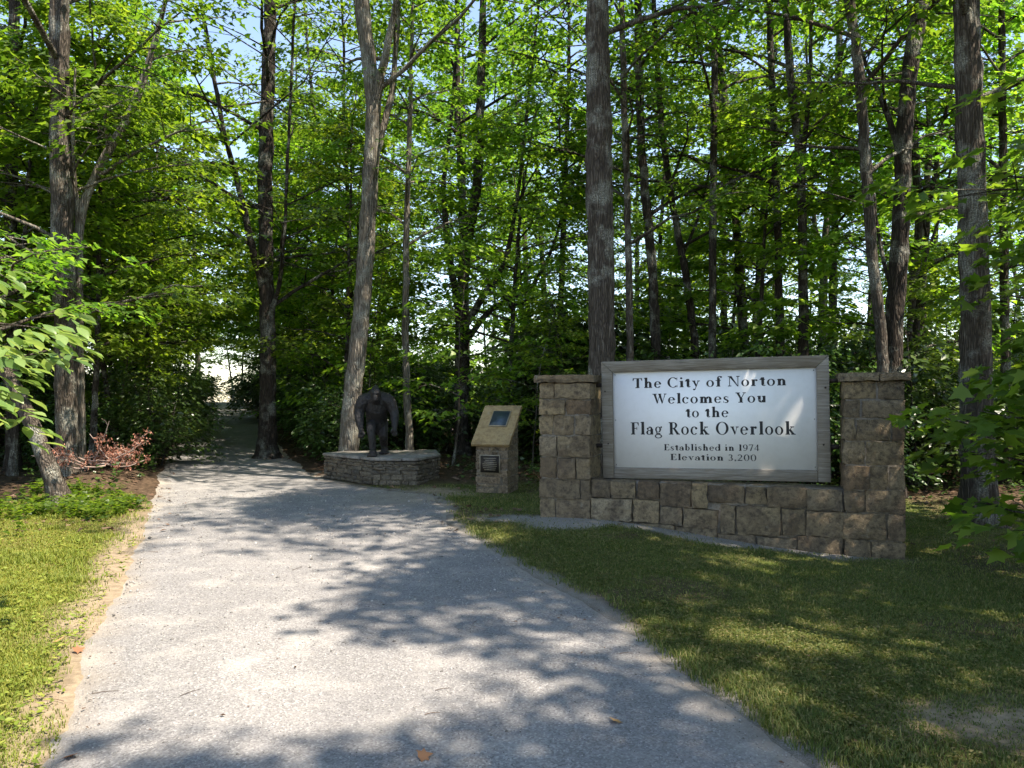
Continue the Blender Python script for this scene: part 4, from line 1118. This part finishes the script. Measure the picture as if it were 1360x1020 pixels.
# ------------------------------------------------------------------ brush pile on the left bank
r = np.random.default_rng(55)
bx, by = -7.0, 13.3
pile = thing('brush_pile', "heap of cut dead branches with pinkish withered leaves on the left bank", 'brush pile', (bx, by, gz(bx, by)))
pile.scale = (.72, .72, 1.0)
lb = MB()
for k in range(16):
    a = r.uniform(-.5, .5) + (math.pi if k % 3 == 0 else 0); L = r.uniform(.6, 1.3)
    p0 = np.array([r.uniform(-.6, .4), r.uniform(-.35, .35), r.uniform(.02, .22)])
    s = np.linspace(0, 1, 6)
    pt = p0 + np.stack([L * s * math.cos(a), L * s * math.sin(a) * .5, (.28 * r.random() + (.35 if k in (2, 7, 9) else 0)) * s + .05 * np.sin(s * 5 + k)], -1)
    if k == 4: pt = np.array([-.35, 0, .1]) + np.stack([.45 * s, 0 * s, .75 * s ** 1.4], -1)
    mb = MB(); add_tube(mb, pt, .013 * (1 - .75 * s) + .003, 6, True)
    for q in range(5):
        u0 = r.uniform(.3, 1); b0 = np.array([np.interp(u0, s, pt[:, c]) for c in range(3)])
        b1 = b0 + np.array([r.normal(0, .16), r.normal(0, .12), r.uniform(-.02, .2)])
        add_tube(mb, [b0, (b0 + b1) / 2 + r.normal(0, .015, 3), b1], [.005, .004, .002], 4)
        n = 24; pos = b0 + (b1 - b0) * r.random((n, 1)) + r.normal(0, .035, (n, 3))
        if k != 4 or q < 1: add_leaves(lb, r, pos, r.normal(0, 1, (n, 3)), r.uniform(.03, .08, n), LEAF_KITE, 1.0)
    link('branch', mb.mesh('branch', True), M['twig'], pile)
tag(link('withered_leaves', lb.mesh('withered_leaves'), M['dead_leaf'], pile), kind='stuff')

# ------------------------------------------------------------------ near leafy saplings left and right
r = np.random.default_rng(61)
x, y = -3.9, 4.6
tb, cb = grow(r, [(np.array([(0, 0, 0), (.03, 0, 1), (.1, -.05, 2), (.12, -.1, 3.2)]), np.array([.028, .024, .018, .006]))], 1.3, 2.45, 1.15, 18, nsub=5, nspray=1, nleaf=11, lsize=.125, tmpl=LEAF_BROAD, rise=.3, spray_r=.2, nside=7, flare=False, az0=-.15, az_spread=1.3, taper=.25, droop=.3, tilt=.3, thick=.04)
plant_obj('sapling', tb, cb, "broad-leaved sapling holding large pale sunlit leaves out over the left verge", 'sapling', (x, y, gz(x, y) - .02), bark='bark', leaf='leaf_broad')
r = np.random.default_rng(62)
x, y = 5.95, 7.0
tb, cb = grow(r, [(np.array([(0, 0, 0), (0, 0, 1), (-.1, -.05, 2), (-.15, -.1, 3.4)]), np.array([.04, .034, .025, .008]))], 0.4, 3.0, 1.8, 34, nsub=5, nspray=1, nleaf=9, lsize=.17, tmpl=LEAF_LOBED, rise=.2, spray_r=.3, nside=7, flare=False, az0=math.pi, az_spread=1.6, taper=.35, droop=.4, tilt=.35, thick=.05)
plant_obj('young_maple', tb, cb, "low young maple in deep shade reaching over the right edge of the lawn", 'maple', (x, y, gz(x, y) - .02), bark='bark_dark', leaf='leaf')
r = np.random.default_rng(63)
x, y = 7.9, 9.0
tb, cb = grow(r, straight(r, 7.5, .07, .02), 2.7, 7.2, 3.3, 26, nsub=6, nspray=1, nleaf=12, lsize=.17, tmpl=LEAF_LOBED, rise=.15, spray_r=.4, nside=8, az0=math.pi, az_spread=2.2)
plant_obj('young_maple', tb, cb, "taller young maple whose drooping boughs hang in front of the thick lawn tree", 'maple', (x, y, gz(x, y) - .02), bark='bark_dark', leaf='leaf')

# ------------------------------------------------------------------ grass, weeds, litter, pebbles
def blades(name, n, xr, yr, which, mat, hfun, seed, width=.0045):
    r = np.random.default_rng(seed)
    # density falls with distance
    y = np.exp(r.uniform(math.log(yr[0]), math.log(yr[1]), n)); x = r.uniform(-1, 1, n) * 0
    lo, hi = xr(y); x = lo + (hi - lo) * r.random(n)
    g, mo, di, gr = masks(x, y)
    du = (x - P0[0]) * U2[0] + (y - P0[1]) * U2[1]; dv = (x - P0[0]) * N2[0] + (y - P0[1]) * N2[1]
    inwall = (du > -.95) & (du < 3.36) & (dv < .36) & (dv > -.3)
    inped = (np.abs(x - KX) < .36) & (np.abs(y - KY) < .36)
    w = {'g': g, 'm': np.minimum(1, mo * 1.3)}[which] * (1 - .93 * di) * (1 - .9 * np.where((x - pathR(y) > .45) | (y > 8), gr, gr * .45))
    keep = (r.random(n) < w) & ~inwall & ~inped
    x, y, di, gr = x[keep], y[keep], di[keep], gr[keep]; n = len(x)
    z = terrain(x, y) - .004
    h = hfun(r, x, y, n); az = r.uniform(0, 2 * np.pi, n); ln = h * r.uniform(.2, 1.0, n)
    wd = width * (0.6 + y * .12) * r.uniform(.7, 1.4, n)
    sx, sy = -np.sin(az) * wd / 2, np.cos(az) * wd / 2
    dx, dy = np.cos(az) * ln, np.sin(az) * ln
    v = np.stack([np.stack([x - sx, y - sy, z], -1), np.stack([x + sx, y + sy, z], -1),
                  np.stack([x + dx * .35 + sx * .8, y + dy * .35 + sy * .8, z + h * .65], -1), np.stack([x + dx * .35 - sx * .8, y + dy * .35 - sy * .8, z + h * .65], -1),
                  np.stack([x + dx, y + dy, z + h], -1)], 1)
    k = np.arange(n)[:, None] * 5
    m = MB(); m.add_arr(v.reshape(-1, 3), k + np.array([[0, 1, 2, 3]])); m.l.append((k + np.array([[3, 2, 4]])).ravel()); m.n.append(np.full(n, 3))
    return m
def lawn_h(r, x, y, n):
    off = x - pathR(y)
    return r.uniform(.009, .025, n) * (1 + 1.0 * np.exp(-np.clip(off, 0, 9) / .25) + .8 * (r.random(n) < .04)) * (1 + .4 * (vnoise(x, y, 1.7, 2.0) > .15))
lawn = blades('lawn_grass', 300000, lambda y: (pathR(y) - .08, np.minimum(.70 * y + .4, 8)), (3.1, 13.5), 'g', 'grass', lawn_h, 71)
tag(link('lawn_grass', lawn.mesh('lawn_grass'), M['grass']), "short green mown grass of the lawn before the sign wall", 'grass', kind='stuff')
def verge_h(r, x, y, n):
    return r.uniform(.01, .028, n) * (1 + 1.2 * (vnoise(x, y, 1.4, 6.0) > .2))
verge = blades('verge_grass', 130000, lambda y: (np.maximum(-.70 * y - .4, -9), pathL(y) + .08), (3.1, 12.5), 'm', 'moss_grass', verge_h, 72)
tag(link('verge_grass', verge.mesh('verge_grass'), M['moss_grass']), "yellowish mossy grass of the verge along the path", 'grass', kind='stuff')

# low broad weeds in the grass and on the bank
def weeds(name, n, fn, mat, label, seed, lo=.02, hi=.06, tmpl=LEAF_KITE, per=5, tall=.03):
    r = np.random.default_rng(seed); m = MB()
    x, y = fn(r, n); n = len(x)
    X = np.repeat(x, per); Y = np.repeat(y, per); k = len(X)
    a = r.uniform(0, 6.28, k); h = tall * r.random(k)
    pos = np.stack([X + r.normal(0, .012, k), Y + r.normal(0, .012, k), terrain(X, Y) + h + .004], -1)
    add_leaves(m, r, pos, np.stack([np.cos(a), np.sin(a), r.uniform(-.1, .5, k)], -1), r.uniform(lo, hi, k), tmpl, .4)
    return tag(link(name, m.mesh(name), M[mat]), label, name.replace('_', ' '), kind='stuff')
def lawn_pts(r, n):
    y = np.exp(r.uniform(math.log(3.2), math.log(10), n)); x = pathR(y) + np.abs(r.normal(0, 1.6, n)) - .05
    g, mo, di, gr = masks(x, y); k = (r.random(n) < g * (1 - di) * (1 - gr)) & (x < .72 * y + .5)
    du = (x - P0[0]) * U2[0] + (y - P0[1]) * U2[1]; dv = (x - P0[0]) * N2[0] + (y - P0[1]) * N2[1]
    k &= ~((du > -.95) & (du < 3.36) & (dv < .36))
    return x[k], y[k]
weeds('clover', 14000, lawn_pts, 'grass', "clover and small broad weeds scattered through the lawn", 81, .012, .03, per=4)
def bank_pts(r, n):
    y = r.uniform(8.8, 12.4, n); x = pathL(y) - np.abs(r.normal(0, 1.5, n)) - .25 + .25 * np.sin(y * 3)
    k = (vnoise(x, y, 1.1, 12.) + .6 * vnoise(x, y, 3.1, 2.) > .12 + .1 * (y < 10)); return x[k], y[k]
weeds('bank_weeds', 1500, bank_pts, 'leaf', "low leafy weeds covering the left bank under the trees", 82, .04, .1, LEAF_MAPLE, 5, .16)
def left_pts(r, n):
    y = np.exp(r.uniform(math.log(3.2), math.log(9), n)); x = pathL(y) - np.abs(r.normal(0, 1.2, n)) + .03
    return x, y
weeds('plantain', 900, left_pts, 'moss_grass', "small broad-leaved weeds in the left verge", 83, .02, .05, per=4)
def edge_pts(r, n):
    y = r.uniform(12.5, 20, n); x = r.uniform(-12, 13, n)
    k = ((x < pathL(y) - .1) | (x > pathR(y) + 2.2)) & (vnoise(x, y, .6, 33.) > 0); 
    k &= ~((x > -4) & (x < -1) & (y < 16)); return x[k], y[k]
weeds('ground_cover', 3800, edge_pts, 'leaf_dark', "dark leafy ground cover along the foot of the woods", 84, .05, .12, LEAF_MAPLE, 5, .3)

def litter():
    r = np.random.default_rng(91); m = MB()
    n = 26000; y = r.uniform(9, 30, n); x = r.uniform(-16, 16, n)
    offL, offR = pathL(y) - x, x - pathR(y)
    k = ((offL > -.35) | (offR > -.2)); g, mo, di, gr = masks(x, y)
    k &= r.random(n) < np.where((offL < .2) & (offR < .2), .25, 1) * (1 - .93 * np.maximum(g, mo * .8))
    k &= ~((np.abs(x - pc[0]) < 1.2) & (np.abs(y - pc[1]) < 1.1)) & ~((np.abs(x - KX) < .42) & (np.abs(y - KY) < .42))
    x, y = x[k], y[k]; n = len(x); a = r.uniform(0, 6.28, n)
    pos = np.stack([x, y, terrain(x, y) + .012 + .02 * r.random(n)], -1)
    add_leaves(m, r, pos, np.stack([np.cos(a), np.sin(a), r.normal(0, .15, n)], -1), r.uniform(.05, .12, n), LEAF_MAPLE, .3)
    tag(link('leaf_litter', m.mesh('leaf_litter'), M['litter']), "brown fallen leaves littering the floor of the woods", 'leaf litter', kind='stuff')
litter()
def pebbles():
    r = np.random.default_rng(92); m = MB()
    n = 9000; y = np.exp(r.uniform(math.log(3.2), math.log(13), n)); x = pathL(y) + .12 + (pathR(y) - pathL(y) - .24) * r.beta(.8, .8, n)
    s = r.uniform(.0025, .007, n) * (1 + 1.2 * (r.random(n) < .04)) * np.clip(y / 5, .8, 2)
    o = np.array([[1, 0, 0], [0, 1, 0], [-1, 0, 0], [0, -1, 0], [0, 0, .8], [0, 0, -.8]])
    f = np.array([[0, 1, 4], [1, 2, 4], [2, 3, 4], [3, 0, 4], [1, 0, 5], [2, 1, 5], [3, 2, 5], [0, 3, 5]])
    a = r.uniform(0, 6.28, n); c, sn = np.cos(a), np.sin(a)
    O = np.stack([o[None, :, 0] * c[:, None] - o[None, :, 1] * sn[:, None], o[None, :, 0] * sn[:, None] + o[None, :, 1] * c[:, None], np.repeat(o[None, :, 2], n, 0)], -1)
    O = O * r.uniform(.6, 1.2, (n, 6, 1)) * s[:, None, None] + np.stack([x, y, terrain(x, y) + .007], -1)[:, None]
    m.add_arr(O.reshape(-1, 3), (np.arange(n)[:, None, None] * 6 + f[None]).reshape(-1, 3))
    tag(link('path_pebbles', m.mesh('path_pebbles'), M['pebble']), "loose pebbles strewn over the gravel path", 'pebbles', kind='stuff')
M['dry_leaf'] = leaf_mat('dry_leaf', (0.2, 0.1, 0.05), (0.28, 0.15, 0.07), (0.34, 0.2, 0.1), 0.2, tcol=(1.2, 1.0, .8), rough=.7, spec=.1)
M['pebble'] = leaf_mat("pebble", (0.08, 0.075, 0.07), (0.2, 0.19, 0.18), (0.34, 0.32, 0.3), 0.0, rough=.9, spec=.1)
pebbles()
mb = MB(); add_leaves(mb, np.random.default_rng(3), np.zeros((1, 3)), np.array([[1., 0, 0]]), [.075], LEAF_LOBED, .1)
fl_me = mb.mesh('fallen_leaf'); fl_me.materials.append(M['dry_leaf'])
for px, py, a, lab in ((555, 1010, .4, "dry tan leaf lying on the path in the shade of its near end"), (822, 964, 2.1, "reddish fallen leaf lying on the shaded right half of the path"), (98, 868, 1.0, "brown fallen leaf at the bare left edge of the path"), (102, 1006, 4.0, "reddish fallen leaf beside the yellow verge"), (78, 852, 5.2, "grey-brown curled leaf on the bare soil of the verge")):
    Y = EYE * F_PX / (py - HY); x = (px - CX) / F_PX * Y
    tag(link('fallen_leaf', fl_me, None, None, (x, Y, gz(x, Y) + .016), (.15, -.1, a)), lab, 'leaf', 'fallen leaves on the path')

# bits of twig and leaf blown onto the path and lawn
def debris():
    r = np.random.default_rng(95); m = MB()
    n = 260; y = np.exp(r.uniform(math.log(3.3), math.log(13), n)); x = pathL(y) + (pathR(y) - pathL(y)) * r.beta(.6, .6, n)
    x[150:] = pathR(y[150:]) + r.uniform(.2, 4, n - 150)
    a = r.uniform(0, 6.28, n)
    add_leaves(m, r, np.stack([x, y, terrain(x, y) + .014 + .015 * (np.arange(n) >= 150)], -1), np.stack([np.cos(a), np.sin(a), r.normal(0, .12, n)], -1), r.uniform(.01, .035, n), LEAF_KITE, .3)
    for _ in range(16):
        y = math.exp(r.uniform(math.log(3.6), math.log(11))); x = float(pathL(y) + (pathR(y) - pathL(y)) * r.beta(.7, 1.2)); a = r.uniform(0, 3.14); L = r.uniform(.04, .16)
        q = np.linspace(0, 1, 4); px = x + L * q * math.cos(a); py = y + L * q * math.sin(a) + .01 * np.sin(q * 4)
        add_tube(m, np.stack([px, py, terrain(px, py) + .012], -1), [.002, .0018, .0015, .001], 4)
    tag(link('path_debris', m.mesh('path_debris'), M['litter']), "bits of twig and dry leaf strewn over path and lawn", 'debris', kind='stuff')
debris()
